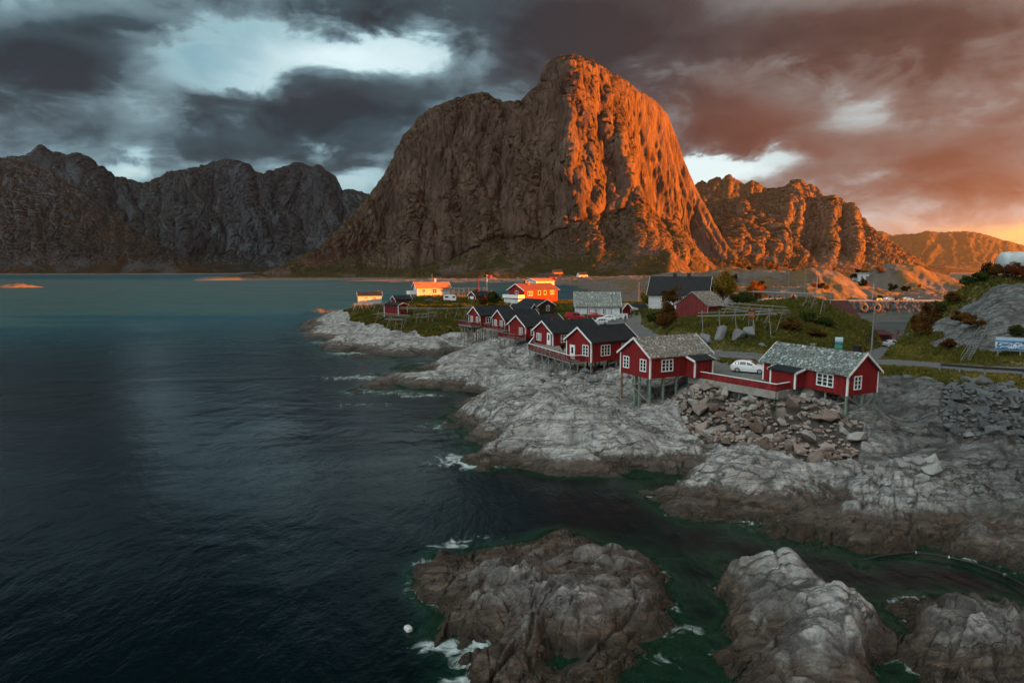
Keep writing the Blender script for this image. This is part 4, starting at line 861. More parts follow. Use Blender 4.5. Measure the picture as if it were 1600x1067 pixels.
hA = row_cabin('red stilt cabin with black roof at the far left end of the row', (750, 508.5), 31, 9.2, 5.6, 2.3, 1.75, M_FELT, [(1.3, 1.15, .85, 1.25, 2, 3), (4.0, 1.15, .85, 1.25, 2, 3)], [(2.2, 1.2, 1.15, 1.1, 2, 2)])
def rowdeck(h_, x0, y0, y1, W, rail_l=True):
    mb = MB()
    for i in range(int((-x0) / .16)):
        mb.box(x0 + i * .16, x0 + i * .16 + .145, y0, y1, -.16, -.06)
    mb.box(x0, 0, y0, y0 + .08, -.34, -.165); mb.box(x0, 0, y1 - .08, y1, -.34, -.165); mb.box(x0, x0 + .08, y0 + .08, y1 - .08, -.34, -.165)
    dk = mb.build('deck', M_GREY, h_)
    rb = MB(); railing(rb, (x0 + .06, y0 + .05, -.06), (x0 + .06, y1 - .05, -.06), .9, 4)
    railing(rb, (x0 + .12, y1 - .06, -.06), (-.05, y1 - .06, -.06), .9, 4)
    if rail_l: railing(rb, (x0 + .12, y0 + .06, -.06), (-.08, y0 + .06, -.06), .9, 4)
    rb.build('railing', [M_RED2, M_GREY], dk)
rowdeck(hA, -2.3, -.2, 6.8, 5.6); rowdeck(hB, -2.2, -1.0, 6.0, 5.7); rowdeck(hC, -2.5, -.4, 6.0, 6.0)
for h_, W in ((hA, 5.6), (hB, 5.7), (hC, 6.0), (hD, 5.8), (hG, 5.2)):
    pts = [(x, y) for x in (-2.1 if h_ not in (hD, hG) else .1, .15, 2.6, 5.0) for y in (.1, W * .36, W * .68, W - .1)]
    st = stilts(h_, pts, .16, [M_POLE, M_STILTB, M_POLE, M_POLE], -.34)
    for (a, b) in ((0, 1), (1, 2), (2, 3)):
        if len(st) > b: brace(h_, (st[a][0] - .1, st[a][1], max(st[a][2] + .2, -3.2)), (st[b][0] - .1, st[b][1], -.45), .11)
    if len(st) > 6: brace(h_, (st[0][0], st[0][1] - .1, -.4), (st[4][0] + .2, st[4][1] - .1, max(st[4][2] + .2, -2.6)), .11)
# deck shared by the two nearer cabins of the row
def big_deck():
    zt = Z0 - .06
    g_ = lambda h_, p: np.array(to_world(h_, p))
    A0, A1 = P(826, 546, zt), P(890.5, 566.5, zt)
    ring = [A0, A1, g_(hG, (-.03, 1.2, 0)), g_(hG, (-.03, 5.2, 0)), g_(hD, (1.5, -.04, 0)), g_(hD, (-.04, -.04, 0)), g_(hD, (-.04, 5.8, 0))]
    root = empty('wooden_deck', (A0[0], A0[1], 0), 0, 'raised wooden deck with red lattice railing between the two black-roofed cabins', 'deck')
    o = np.array([A0[0], A0[1], 0])
    rel = [np.array([q[0], q[1], zt]) - o for q in ring]
    n = len(rel); mb = MB()
    mb.add([tuple(q) for q in rel] + [(q[0], q[1], zt - .2) for q in rel], [tuple(range(n)), tuple(range(n, 2 * n))[::-1]] + [(i, n + i, n + (i + 1) % n, (i + 1) % n) for i in range(n)])
    mb.build('deck_boards', M_GREY, root)
    rb = MB(); railing(rb, rel[0], rel[1], .98, 3, lattice=True, post=1.5); railing(rb, rel[1], rel[2], .98, 4); railing(rb, rel[6], rel[0], .98, 3)
    rb.build('railing', [M_RED2, M_WHITE], root)
    pts = [rel[0] + (rel[1] - rel[0]) * t + np.array([.12, .1, 0]) for t in np.linspace(.02, .99, 7)] + [rel[1] * .5 + rel[2] * .5, rel[3] * .6 + rel[1] * .4, rel[4] * .5 + rel[0] * .5]
    tops = []
    for i, q in enumerate(pts):
        g0 = gz(q[0] + o[0], q[1] + o[1]); m_ = MB(); m_.box(q[0] - .08, q[0] + .08, q[1] - .08, q[1] + .08, g0 - .3, zt - .2); m_.build('stilt', [M_STILT, M_STILTB, M_POLE][i % 3], root); tops.append((q, g0))
    for i in (0, 2, 4):
        (a, ga), (b, gb) = tops[i], tops[i + 1]; brace(root, (a[0] - .12, a[1], ga + .3), (b[0] - .12, b[1], zt - .3)); brace(root, (a[0] - .2, a[1], zt - .3), (b[0] - .2, b[1], gb + .4))
    # bench and table standing on it
    tb = empty('outdoor_table', (0, 0, 0), R_(-60), 'grey slatted table standing on the lattice-railed deck', 'table')
    q = (rel[3] + rel[4]) * .5 * .6 + rel[0] * .2 + rel[1] * .2 + o; tb.location = (q[0], q[1], zt)
    m_ = MB(); [m_.box(-.9, .9, -.38 + .13 * i, -.27 + .13 * i, .70, .74) for i in range(6)]; m_.build('table_top', M_GREY, tb)
    for x in (-.75, .75):
        m_ = MB(); m_.bar((x, -.34, 0), (x, .1, .70), .07); m_.bar((x, .34, 0), (x, -.1, .70), .07); m_.build('leg', M_GREY, tb)
big_deck()

# ------------------------------------------------------------------ other buildings of the village
def quick(name, label, cat, C, z, ang, L, W, H, rise, wall, roof, trim=M_WHITE, wins=(), doors=(), **k):
    C = P(C[0], C[1], z) if len(C) == 2 else np.array(C, float); C[2] = z
    r, rf, d = house(name, label, cat, C, ang, L, W, H, rise, wall, roof, trim, foot=1.2, **k)
    for (f, u, zz, w, h_, cc, rr) in wins: window(r, face_map(f, L, W), u, zz, w, h_, cc, rr)
    for (f, u, w, h_, m_, gl) in doors: door(r, face_map(f, L, W), u, w, h_, m_, gl)
    return r, rf
# boathouse on the outer point
r, rf = quick('boathouse', 'small white boathouse with dark grey roof alone on the outermost point', 'boathouse', PY(559.5, 468.5, 226), 7.6, 17, 8.6, 4.6, 1.75, 1.25, M_WHB, M_FELT, wins=[('S', 3.0, .95, .9, .4, 1, 1), ('S', 6.0, .95, .9, .4, 1, 1)], corner=False)
chimney(rf, 7.6, 2.3, 2.3, 3.5, .5, M_TILE)
mb = MB(); mb.box(-1.2, 9.6, -.7, 5.4, -1.25, -1.18); mb.build('jetty_floor', M_GREY, r); stilts(r, [(x, y) for x in (-.9, 2.2, 5.5, 9.2) for y in (-.5, 5)], .22, [M_POLE], -1.26)
# white house with orange tiles
r, rf = quick('white_house', 'white house with sunlit orange tiled roof and balcony at its left gable', 'house', (652, 462.5), 9.0, 20, 12.5, 7.2, 3.3, 1.75, M_WHB, M_TILEO, wins=[('F', 2.2, 2.1, .9, 1.2, 1, 2), ('S', 6.8, 1.8, 1.5, 1.5, 2, 2), ('S', 9.6, 1.9, 1.0, .9, 2, 1), ('S', 2.6, 1.9, 1.0, 1.1, 2, 1)], over=.7, eave=.6)
chimney(rf, 8.0, 3.9, 4.6, 6.3, .7, M_WHITE); chimney(rf, 1.2, 1.4, 3.6, 5.2, .5, M_TILEO)
mb = MB(); mb.tube([(6.6, 3.6, 5.0), (6.6, 3.6, 8.2)], .06); mb.build('antenna', M_POLE, rf)
mb = MB(); mb.box(-2.6, -.02, 1.2, 8.2, 0.55, .75); mb.box(-2.6, -2.5, 1.2, 8.2, .75, 1.75); mb.box(-2.5, -.02, 8.1, 8.2, .75, 1.75); mb.box(-2.5, -.02, 1.2, 1.3, .75, 1.75); mb.box(-2.3, -2.1, 1.4, 1.6, -1.5, .55); mb.box(-2.3, -2.1, 7.8, 8.0, -1.5, .55); mb.build('balcony', M_WHITE, r)
quick('shed', 'low dark red shed with black roof behind the drying racks, below the white house', 'shed', PY(618, 470, 214), 7.4, 30, 6.0, 4.6, 1.1, 1.1, M_RED2, M_FELT)
r_, rf_ = quick('shed', 'dark red shed with flat-pitched black roof among the drying racks', 'shed', (636.5, 489.5), 6.2, 150, 5.4, 4.0, 2.6, .55, M_RED2, M_FELT)
# garage, tall red house, brown cabin, slate house
r, rf = quick('garage', 'small red garage with white door beside the caravan', 'garage', (743, 472.6), 7.4, 35, 8.0, 4.9, 2.3, 1.5, M_RED2, M_FELT, corner=True, doors=[('F', 2.5, 2.3, 1.9, M_WHITE, False)])
r, rf = quick('red_house', 'large two-storey red house with red-brown roof and white terrace, its right wall in sunlight', 'house', (819, 476.5), 7.2, 38, 15.0, 8.4, 4.9, 2.0, M_RED, M_TILE, over=.5, eave=.5, corner=False, wins=[('F', 4.0, 4.0, 1.5, 1.0, 2, 1), ('S', 2.6, 3.7, 2.0, 1.3, 3, 1), ('S', 6.6, 3.9, .9, 1.2, 1, 1), ('S', 9.2, 3.9, .9, 1.2, 1, 1), ('S', 12.4, 3.9, 1.6, 1.2, 3, 1)])
chimney(rf, 4.6, 5.0, 6.0, 7.9, .75); chimney(rf, 4.6, 3.3, 6.0, 7.6, .4, M_TILEO)
mb = MB(); mb.box(-2.6, -.02, -.2, 8.6, 2.25, 2.42); mb.box(-2.6, -2.52, -.2, 8.6, 2.42, 3.35); mb.box(-2.52, -.02, -.2, -.12, 2.42, 3.35); mb.box(-2.52, -.02, 8.52, 8.6, 2.42, 3.35); mb.build('terrace', M_WHITE, r)
mb = MB(); mb.box(-2.2, -.03, .4, 8.3, -1.2, 1.9); mb.build('basement', M_WHV, r)
quick('extension', 'sunlit yellowish flat-roofed building rising behind the red house', 'building', PY(838, 452, 232), 9.0, 38, 9, 6, 5.6, .8, M_WHB, M_TILEO)
r, rf = quick('brown_cabin', 'brown cabin with black roof and one white window in its gable', 'cabin', np.array([P(840, 491, 7.0)[0] - 9.0 * cos(R_(-52)), P(840, 491, 7.0)[1] - 9.0 * sin(R_(-52)), 7.0]), 7.0, -52, 9.0, 6.2, 2.3, 1.5, M_BROWN, M_FELT, corner=False, wins=[('E', 3.7, 1.5, 1.1, 1.3, 2, 1), ('S', 3.0, 1.5, 1.0, .6, 2, 1), ('S', 6.0, 1.5, 1.0, .6, 2, 1)])
quick('black_roof_cabin', 'low black-roofed cabin half hidden behind the far left stilt cabins', 'cabin', PY(795, 482, 158), 6.6, -30, 6, 4.5, 2.0, 1.4, M_BROWN, M_FELT)
r, rf = quick('white_workshop', 'long white house with lichen-grey slate roof facing the parked cars', 'house', (899.7, 496.0), 6.6, -4, 11.3, 8.8, 3.0, 3.4, M_WHV, M_SLATE3, over=.45, eave=.4, corner=False, wins=[('S', 3.2, 1.6, .75, 1.3, 2, 3), ('S', 5.2, 1.6, .75, 1.3, 2, 3), ('S', 7.3, 1.6, .75, 1.3, 2, 3), ('F', 3.0, 1.0, .9, .7, 1, 1), ('E', 4, 1.6, .8, 1.2, 2, 3)])
mb = MB(); mb.box(9.6, 13.2, -1.2, 0 - .02, -.8, 1.1); mb.build('loading_ramp', M_WHV, r)
# small red shed lit by the sun, its black-roofed neighbour
r, rf = quick('shed', 'small red shed with grey roof, its gable glowing in the sun', 'shed', np.array([P(971.5, 496, 6.6)[0], P(971.5, 496, 6.6)[1] + .6, 6.6]), 6.6, 122, 5.2, 3.4, 2.2, 1.35, M_RED, M_SLATE3)
r.rotation_euler.z = R_(-52); qx, qy = P(972, 496, 6.6)[:2]; r.location = (qx - 5.2 * cos(R_(-52)), qy - 5.2 * sin(R_(-52)), 6.6)
quick('shed', 'low shed with black roof and pale wall beside the small sunlit red shed', 'shed', PY(992, 491, 166), 6.4, 20, 4.6, 4.6, 1.5, 1.4, M_WHB, M_FELT)
# white house with a black roof, lit gable
C = P(1013, 483, 8.2)
r, rf = quick('white_house', 'two-storey white house with steep black roof and two chimneys, its right gable in sunlight', 'house', C, 8.2, -24, 15.5, 8.0, 4.4, 4.3, M_WHB, M_FELTB, over=.5, eave=.5, corner=False, wins=[('S', 4.2, 2.9, 1.2, 1.6, 2, 2), ('S', 6.1, 2.9, 1.2, 1.6, 2, 2), ('S', 10, 2.9, 1.2, 1.6, 2, 2), ('E', 4, 4.6, .9, 1.3, 1, 2)])
chimney(rf, 6.2, 4.0, 8.3, 9.7, .9); chimney(rf, 10.0, 4.0, 8.3, 9.7, .9)
# barn on posts
C = P(1105, 503, 8.6)
r, rf, d = house('barn', 'weathered red barn with grey slate roof standing on short posts', 'barn', C, 38, 6.6, 7.6, 3.1, 2.7, M_BARN, M_SLATE, None, over=.15, eave=.2)
stilts(r, [(.2, .2), (.2, 2.6), (.2, 5.0), (.2, 7.4), (3.3, .2), (6.4, .2)], .2, [M_GREY])
mb = MB(); mb.box(-.22, -.17, -.25, -.05, 0, 3.0); mb.build('corner_post', M_GREY, r)
# boathouses at the inlet
r, rf = quick('boathouse', 'large boathouse with long brown-red sheet roof at the inlet', 'boathouse', np.array([66.5, 141.0, 3.0]), 3.0, -3, 14.5, 15, 3.9, 4.5, M_RED2, M_ROOFB, None)
C = P(1364.5, 541, 2.9)
r, rf = quick('boathouse', 'small boathouse with dark roof, its wall lit orange beside a dark doorway', 'boathouse', np.array([C[0], C[1], 3.3]), 3.3, 6, 4.2, 6.0, 2.0, .7, M_RED, M_ROOFB, None)
mb = MB(); fbox(mb, face_map('S', 3.9, 6), 2.0, 3.6, 0, 1.75, .004, .03); mb.build('doorway', M_DARK, r)  # dark panel on the wall stands in for the shaded opening
# farther houses behind the racks and at the foot of the mountain
for (lab, px, py, y, z, ang, L, W, H, ri, wl, ro) in [
    ('small pale house with red roof between the birch and the drying racks', 1146, 462, 190, 8.4, 20, 5, 5, 2.0, 2.0, M_WHB, M_TILE),
    ('white low house half hidden behind the pole racks on the hill', 1199, 474, 205, 7.6, 10, 9, 6, 3.2, 1.6, M_WHB, M_SLATE3),
    ('red boat shed glowing in the sun behind the pole racks', 1250, 477, 190, 7.2, -15, 5, 5, 2.6, 1.5, M_RED, M_SLATE),
    ('grey flat-roofed building beyond the sunlit knoll', 1339, 456, 420, 4.0, 0, 9, 7, 5.2, .6, M_WHV, M_SLATE3),
    ('orange-red cabin with dark roof at the foot of the big mountain', 866, 440, 905, 7.0, 20, 14, 9, 8, 4, M_TILEO, M_FELT),
    ('dark red cabin at the foot of the big mountain beside the shore road', 857, 446, 890, 4.5, 10, 16, 9, 4, 4, M_RED, M_FELT),
    ('grey cabin with black roof at the foot of the big mountain', 905, 443, 900, 6.0, 20, 14, 9, 5, 4, M_WHV, M_FELT)]:
    C = PY(px, py, y); g0 = gz(C[0], C[1]) if y < 800 else z
    quick('cabin', lab, 'house', np.array([C[0], C[1], g0]), max(g0, 2.0), ang, L, W, H, ri, wl, ro, M_WHITE if y < 300 else None, wins=[('S', L * .3, H * .55, .9, 1.1, 2, 2), ('S', L * .7, H * .55, .9, 1.1, 2, 2)] if y < 300 else [('S', L * .3, H * .55, 1.6, 1.6, 2, 2), ('S', L * .7, H * .55, 1.6, 1.6, 2, 2)], corner=False)
# ------------------------------------------------------------------ cars
def paint(name, col):
    m, g = new_mat(name); finish(g, g.add('ShaderNodeBsdfPrincipled', {'Base Color': tuple(col) + (1,), 'Roughness': .28, 'Coat Weight': .6, 'Coat Roughness': .08}).outputs[0]); return m
M_CARW = paint('white_car_paint', (.72, .74, .76)); M_CARR = paint('red_car_paint', (.30, .012, .016)); M_CARD = paint('dark_car_paint', (.02, .022, .026)); M_CARS = paint('silver_car_paint', (.40, .42, .44))
M_LAMP = plain('headlamp_lens', (.75, .78, .8), .15, .05); M_TAIL = plain('tail_lamp_lens', (.35, .01, .01), .2, .05)
def car(label, loc, ang, pm, L=4.5, Wd=1.82, Hh=1.50, kind='wagon', group=None, name='parked_car'):
    root = empty(name, loc, ang, label, 'van' if kind == 'van' else 'car', group)
    hw = Wd / 2
    # stations: x, lower z, belt z, top z, half width at belt, half width at top
    if kind == 'van': prof = [(0, .42, .75, .78, .80, .78), (.12, .30, .95, 1.0, .92, .86), (.9, .24, 1.08, 1.2, 1, .90), (1.15, .24, 1.10, 1.35, 1, .88), (1.75, .24, 1.12, 1.95, 1, .86), (2.6, .24, 1.12, 2.0, 1, .88), (4.6, .26, 1.12, 1.98, 1, .88), (L - .1, .32, 1.12, 1.9, .98, .86), (L, .45, 1.1, 1.7, .93, .82)]
    else: prof = [(0, .42, .68, .70, .74, .70), (.10, .28, .80, .83, .88, .82), (.55, .22, .90, .93, .97, .90), (1.15, .22, .96, 1.0, 1, .86), (1.35, .22, .97, 1.08, 1, .80), (2.0, .22, .98, Hh - .06, 1, .70), (2.4, .22, .98, Hh, 1, .70), (3.3, .22, .99, Hh - .02, 1, .70), (3.85, .24, 1.0, Hh - .12, .99, .68), (L - .22, .28, 1.0, 1.10, .96, .74), (L - .05, .34, .92, .95, .90, .80), (L, .45, .80, .82, .82, .76)]
    mb = MB(); n = 10
    rings = []
    for (x, zl, zb, zt, wb, wt) in prof:
        a, b = hw * wb, hw * wt
        rings.append([(x, -a * .92, zl), (x, -a, (zl + zb) * .5), (x, -a * .98, zb), (x, -b, zt - .05 * (zt - zb > .1)), (x, -b * .8, zt), (x, b * .8, zt), (x, b, zt - .05 * (zt - zb > .1)), (x, a * .98, zb), (x, a, (zl + zb) * .5), (x, a * .92, zl)])
    fs = [(i * n + k, i * n + (k + 1) % n, (i + 1) * n + (k + 1) % n, (i + 1) * n + k) for i in range(len(rings) - 1) for k in range(n)]
    mb.add([q for r in rings for q in r], fs + [tuple(range(n))[::-1], tuple(range((len(rings) - 1) * n, len(rings) * n))])
    body = mb.build('body', pm, root, smooth=False)
    bv = body.modifiers.new('soft', 'BEVEL'); bv.width = .035; bv.segments = 2; bv.limit_method = 'ANGLE'; bv.angle_limit = R_(20)
    # windows stand a hair proud of the body
    def quad(pts, nm='side_window'):
        m_ = MB(); c0 = np.mean(np.array(pts), 0); sgn = np.array([0, 1 if c0[1] > .2 else (-1 if c0[1] < -.2 else 0), 0]); nn = np.cross(np.array(pts[1]) - pts[0], np.array(pts[2]) - pts[0]); nn = nn / np.linalg.norm(nn)
        out = c0 - np.array([L / 2, 0, .7]); nn = nn if nn @ out > 0 else -nn
        a = [np.array(p) + nn * .012 for p in pts]; b = [np.array(p) - nn * .01 for p in pts]
        m_.add(a + b, [(0, 1, 2, 3), (7, 6, 5, 4), (0, 4, 5, 1), (1, 5, 6, 2), (2, 6, 7, 3), (3, 7, 4, 0)]); return m_.build(nm, M_GLASS, root)
    def at(i, x):                                     # belt and top edge of the cabin side at x
        X = [q[0] for q in prof]; f = lambda j: float(np.interp(x, X, [q[j] for q in prof])); return f(2), f(3), hw * f(4) * .98, hw * f(5)
    spans = [(1.5, 2.15), (2.25, 3.1)] if kind == 'van' else [(1.72, 2.45), (2.52, 3.28), (3.35, L - .55)]
    for s_ in (-1, 1):
        for (xa, xb) in spans:
            za, ta, wa, wta = at(0, xa); zb_, tb_, wb_, wtb = at(0, xb); k0, k1 = .10, .86
            ld = lambda z0, t0, w0, w1, k: (s_ * (w0 + (w1 - w0) * k), z0 + (t0 - .05 - z0) * k)
            pts = []
            for (x, k) in ((xa, k0), (xb, k0), (xb, k1), (xa, k1)):
                z0, t0, w0, w1 = at(0, x); y_, z_ = ld(z0, t0, w0, w1, k); pts.append((x, y_, z_))
            quad(pts)
    xa, xb = (1.2, 1.7) if kind == 'van' else (1.36, 1.97)
    z0, t0, w0, w1 = at(0, xa); z2, t2, w2, w3 = at(0, xb)
    quad([(xa, -w1 * .85, t0 + .01), (xa, w1 * .85, t0 + .01), (xb, w3 * .82, t2 - .01), (xb, -w3 * .82, t2 - .01)], 'windscreen')
    if kind != 'van':
        xa, xb = 3.92, L - .26; z0, t0, w0, w1 = at(0, xa); z2, t2, w2, w3 = at(0, xb)
        quad([(xa, -w1 * .8, t0 - .02), (xa, w1 * .8, t0 - .02), (xb, w3 * .8, t2 + .02), (xb, -w3 * .8, t2 + .02)], 'rear_window')
    r_ = .33
    for x in (.85, L - .88):
        for s_ in (-1, 1):
            w = MB(); y0 = s_ * (hw - .16); y1 = s_ * (hw + .015); k = 18
            def disc(y, rad): return [(x + rad * cos(2 * pi * i / k), y, r_ + rad * sin(2 * pi * i / k)) for i in range(k)]
            ring = disc(y0, r_) + disc(y1, r_) + disc(y1, r_ * .66) + disc(y1 - s_ * .03, r_ * .64)
            w.add(ring, [(j * k + i, j * k + (i + 1) % k, (j + 1) * k + (i + 1) % k, (j + 1) * k + i) for j in range(3) for i in range(k)] + [tuple(range(k))])
            wh = w.build('wheel', M_RUBBER, root)
            q = MB(); q.add(disc(y1 - s_ * .028, r_ * .64) + [(x, y1 - s_ * .005, r_)], [(i, (i + 1) % k, k) for i in range(k)]); q.build('rim', M_STEEL, wh)
    for s_ in (-1, 1):
        h_ = MB(); h_.box(.02, .22, s_ * hw * .58 - .16, s_ * hw * .58 + .16, .66, .78); h_.build('headlight', M_LAMP, root)
        h_ = MB(); h_.box(L - .16, L - .015, s_ * hw * .66 - .12, s_ * hw * .66 + .12, .80, .94); h_.build('tail_light', M_TAIL, root)
        h_ = MB(); h_.box(1.52, 1.66, s_ * (hw + .02) - .07, s_ * (hw + .02) + .07, .98, 1.10); h_.build('wing_mirror', pm, root)
    b = MB(); b.box(-.015, .03, -.42, .42, .44, .60); b.build('grille', M_DARK, root)
    return root
def gloc(px, py, z, dz=0.0):
    q = P(px, py, z); return (q[0], q[1], gz(q[0], q[1]) + dz)
def carat(label, px, py, z, ang, pm, **k):            # the pixel is the point of the ground under the middle of the car
    q = P(px, py, z); L = k.get('L', 4.5); a = R_(ang)
    return car(label, (q[0] - L / 2 * cos(a), q[1] - L / 2 * sin(a), gz(q[0], q[1])), a, pm, **k)
carat('white hatchback parked on the gravel between the two slate-roofed red cabins', 1171, 582, 6.1, 148, M_CARW, L=4.4, Hh=1.54)
PG = 'cars parked by the long white house'
carat('red van parked by the corner of the long white house', 899, 500, 6.5, 176, M_CARR, kind='van', L=5.0, Wd=1.95, group=PG)
carat('white estate car parked side-on in front of the long white house', 948, 501.5, 6.5, -8, M_CARW, group=PG)
carat('small red car parked behind the white estate car', 931, 497, 6.5, 176, M_CARR, L=3.9, group=PG)
carat('white car mostly hidden behind the black roof of the front row', 934, 507, 6.5, 20, M_CARW, group=PG)
carat('silver car parked in front of the small sunlit red shed', 984, 494, 6.5, 160, M_CARS, group=PG)
carat('pale car parked on the slip road beside the lit boathouse', 1398, 545, 3.2, 185, M_CARS)
QG = 'cars parked on the stone breakwater'
for (px, pm, lab, a) in [(1371, M_CARD, 'dark car parked at the left end of the breakwater row', 200), (1390, M_CARW, 'white car parked second on the breakwater', 185), (1406, M_CARD, 'dark car parked between the two white cars on the breakwater', 190), (1420, M_CARW, 'white car parked at the right end of the breakwater row', 175)]:
    q = PY(px, 472, 276); car(lab, (q[0] + 2, 276.5, 5.02), R_(a), pm, group=QG)
for (px, py, y, pm, lab) in [(826, 444, 880, M_CARR, 'red car on the shore road under the big mountain'), (887, 447, 890, M_CARW, 'white car on the shore road under the big mountain')]:
    q = PY(px, py, y); car(lab, (q[0], y, 5.5), 0, pm, group='cars on the far shore road')
# caravan
def caravan():
    q = P(703, 474, 7.3); root = empty('caravan', (q[0] - 2.2, q[1], gz(q[0], q[1])), R_(4), 'white caravan parked on the grass beside the red garage', 'caravan')
    mb = MB(); pr = [(.0, .9), (.15, .5), (4.2, .5), (4.4, 1.0), (4.35, 1.9), (4.0, 2.45), (3.6, 2.6), (.7, 2.6), (.25, 2.35), (0, 1.8)]
    n = len(pr); mb.add([(x, 0, z) for x, z in pr] + [(x, 2.1, z) for x, z in pr], [tuple(range(n)), tuple(range(n, 2 * n))[::-1]] + [(i, (i + 1) % n, n + (i + 1) % n, n + i) for i in range(n)])
    mb.build('body', M_CARW, root)
    for (a, b) in ((.45, 1.7), (3.1, 3.95)):
        w = MB(); w.box(a, b, -.02, .01, 1.45, 2.0); w.build('window', M_GLASS, root)
    for y in (-.02, 1.95):
        w = MB(); w.tube([(2.2, y, .33), (2.2, y + .17, .33)], .33, 14); w.build('wheel', M_RUBBER, root)
    w = MB(); w.bar((4.2, 1.05, .5), (5.4, 1.05, .45), .08); w.build('drawbar', M_STEEL, root)
caravan()

# ------------------------------------------------------------------ red fence of the yard, picnic table
def fence():
    pts = [P(1076, 590, 5.95), P(1213, 614.5, 5.95), P(1249, 608, 5.95)]
    root = empty('board_fence', (pts[0][0], pts[0][1], 0), 0, 'low red board fence with white rail on a concrete kerb, edging the car yard', 'fence')
    o = np.array([pts[0][0], pts[0][1], 0]); pts = [p - o for p in pts]
    for (p, q, e) in ((pts[0], pts[1], 0), (pts[1], pts[2], .06)):
        p = Vector(p); q = Vector(q); u = Vector((0, 0, 1)); d = (q - p).normalized(); p = p + d * e
        f_ = MB(); f_.bar(p - u * .22, q - u * .22, .30, .80); f_.build('concrete_kerb', M_CONC, root)
        b = MB()
        for j in range(4): b.bar(p + u * (.30 + .185 * j), q + u * (.30 + .185 * j), .03, .165)
        k = int((q - p).length / 1.6)
        for i in range(k + 1): a = p.lerp(q, i / k); b.bar(a + u * .205, a + u * .95, .10)
        b.build('boards', M_RED, root)
        t = MB(); t.bar(p + u * .99, q + u * .99, .17, .07); t.build('top_rail', M_WHITE, root)
fence()
def picnic(label, px, py, z, ang, mat):
    q = P(px, py, z); root = empty('picnic_table', (q[0], q[1], gz(q[0], q[1])), R_(ang), label, 'table')
    m_ = MB(); [m_.box(-.9, .9, -.36 + .145 * i, -.23 + .145 * i, .72, .76) for i in range(5)]; m_.build('table_top', mat, root)
    for s_ in (-1, 1):
        m_ = MB(); [m_.box(-.9, .9, s_ * .68 - .13 + .135 * i, s_ * .68 - .01 + .135 * i, .43, .47) for i in range(2)]; m_.build('bench', mat, root)
        m_ = MB(); x = s_ * .62; m_.bar((x, -.66, 0), (x, -.2, .72), .07); m_.bar((x, .66, 0), (x, .2, .72), .07); m_.bar((x + .08, -.75, .40), (x + .08, .75, .40), .05, .09); m_.build('leg', mat, root)
picnic('grey wooden picnic table on the gravel behind the red fence', 1163, 600, 6.1, -14, M_GREY)

# ------------------------------------------------------------------ fish drying racks, poles, flag
def rack(label, p, q, n, spread, poles, sheet=False, group=None, drop=()):
    p = np.array(p, float); q = np.array(q, float); root = empty('drying_rack', (p[0], p[1], 0), 0, label, 'drying rack', group)
    o = np.array([p[0], p[1], 0]); p = Vector(p - o); q = Vector(q - o); d = (q - p); d.z = 0; d.normalize(); s_ = Vector((-d.y, d.x, 0))
    rng = random.Random(len(label) * 7 + n)
    for i in range(n):
        t = (i + .12) / (n - .76) if n > 1 else .5; a = p.lerp(q, min(max(t, .02), .98)); mb = MB()
        for e in (-1, 1):
            f_ = a + s_ * e * spread * rng.uniform(.85, 1.1) + d * rng.uniform(-.5, .5); f_.z = gz(f_.x + o[0], f_.y + o[1]) - .15
            tp = a - s_ * e * .18 + d * rng.uniform(-.1, .1); tp.z = a.z + rng.uniform(.1, .35); mb.tube([f_, tp], [.06, .05], 6)
        zc = (a.z + gz(a.x + o[0], a.y + o[1])) * .5; w = spread * .55
        mb.tube([a + s_ * w + Vector((0, 0, zc - a.z)), a - s_ * w + Vector((0, 0, zc - a.z + rng.uniform(-.2, .2)))], .05, 6)
        mb.build('trestle', M_POLE, root)
    for (off, dz) in poles:
        mb = MB(); a = p + s_ * off + Vector((0, 0, dz)) - d * rng.uniform(.2, .9); b = q + s_ * off + Vector((0, 0, dz)) + d * rng.uniform(.2, .9)
        m = a.lerp(b, .5) - Vector((0, 0, .06)); mb.tube([a, m, b], [.075, .07, .055], 6); mb.build('pole', M_POLE, root)
    if sheet:
        mb = MB(); mb.bar(p + s_ * .25 + Vector((0, 0, .12)), q + s_ * .25 + Vector((0, 0, .12)), .75, .06); mb.build('bundled_poles', M_STEEL if sheet == 2 else M_POLE, root)
    return root
RG = 'fish drying racks on the village hill'; RL = 'fish drying racks on the headland'
def top(px, py, y): return PY(px, py, y)
rack('pale pole rack with long bright ridge poles on the grassy hill, right of the barn', top(1136, 474.5, 112), top(1228, 481, 104), 6, 2.6, [(-1.4, -.9), (1.4, -.9), (-.7, -.45), (.7, -.45)], 1, RG)
rack('lower weathered rack leaning in front of the bright-poled rack on the hill', top(1094, 488, 104), top(1205, 484, 101), 5, 2.2, [(-1.2, -.6), (1.1, -.7), (0, -.1)], 0, RG)
rack('long pole rack on the hilltop in front of the sunlit boat shed', top(1175, 455.5, 136), top(1286, 460, 128), 7, 1.5, [(-1.2, 0), (1.2, 0), (-.5, -.1)], 2, RG)
rack('short end rack with two pale frames at the right of the hilltop', top(1262, 459, 122), top(1289, 462, 119), 3, 1.5, [(-.9, 0), (.9, 0)], 0, RG)
rack('rack of long pale poles in front of the dark red shed on the headland', top(588, 489, 168), top(640, 494, 160), 3, 1.7, [(-.7, -.2), (.7, -.2)], 1, RL)
rack('small low rack with pale pole bundle at the headland edge', top(606, 498, 150), top(630, 499.5, 148), 3, 1.2, [(-.5, -.1), (.5, -.1)], 1, RL)
rack('rack crossing in front of the open side of the dark red shed', top(624, 479, 176), top(674, 480.5, 172), 3, 1.7, [(-.7, -.2), (.7, -.2), (0, -.6)], 0, RL)
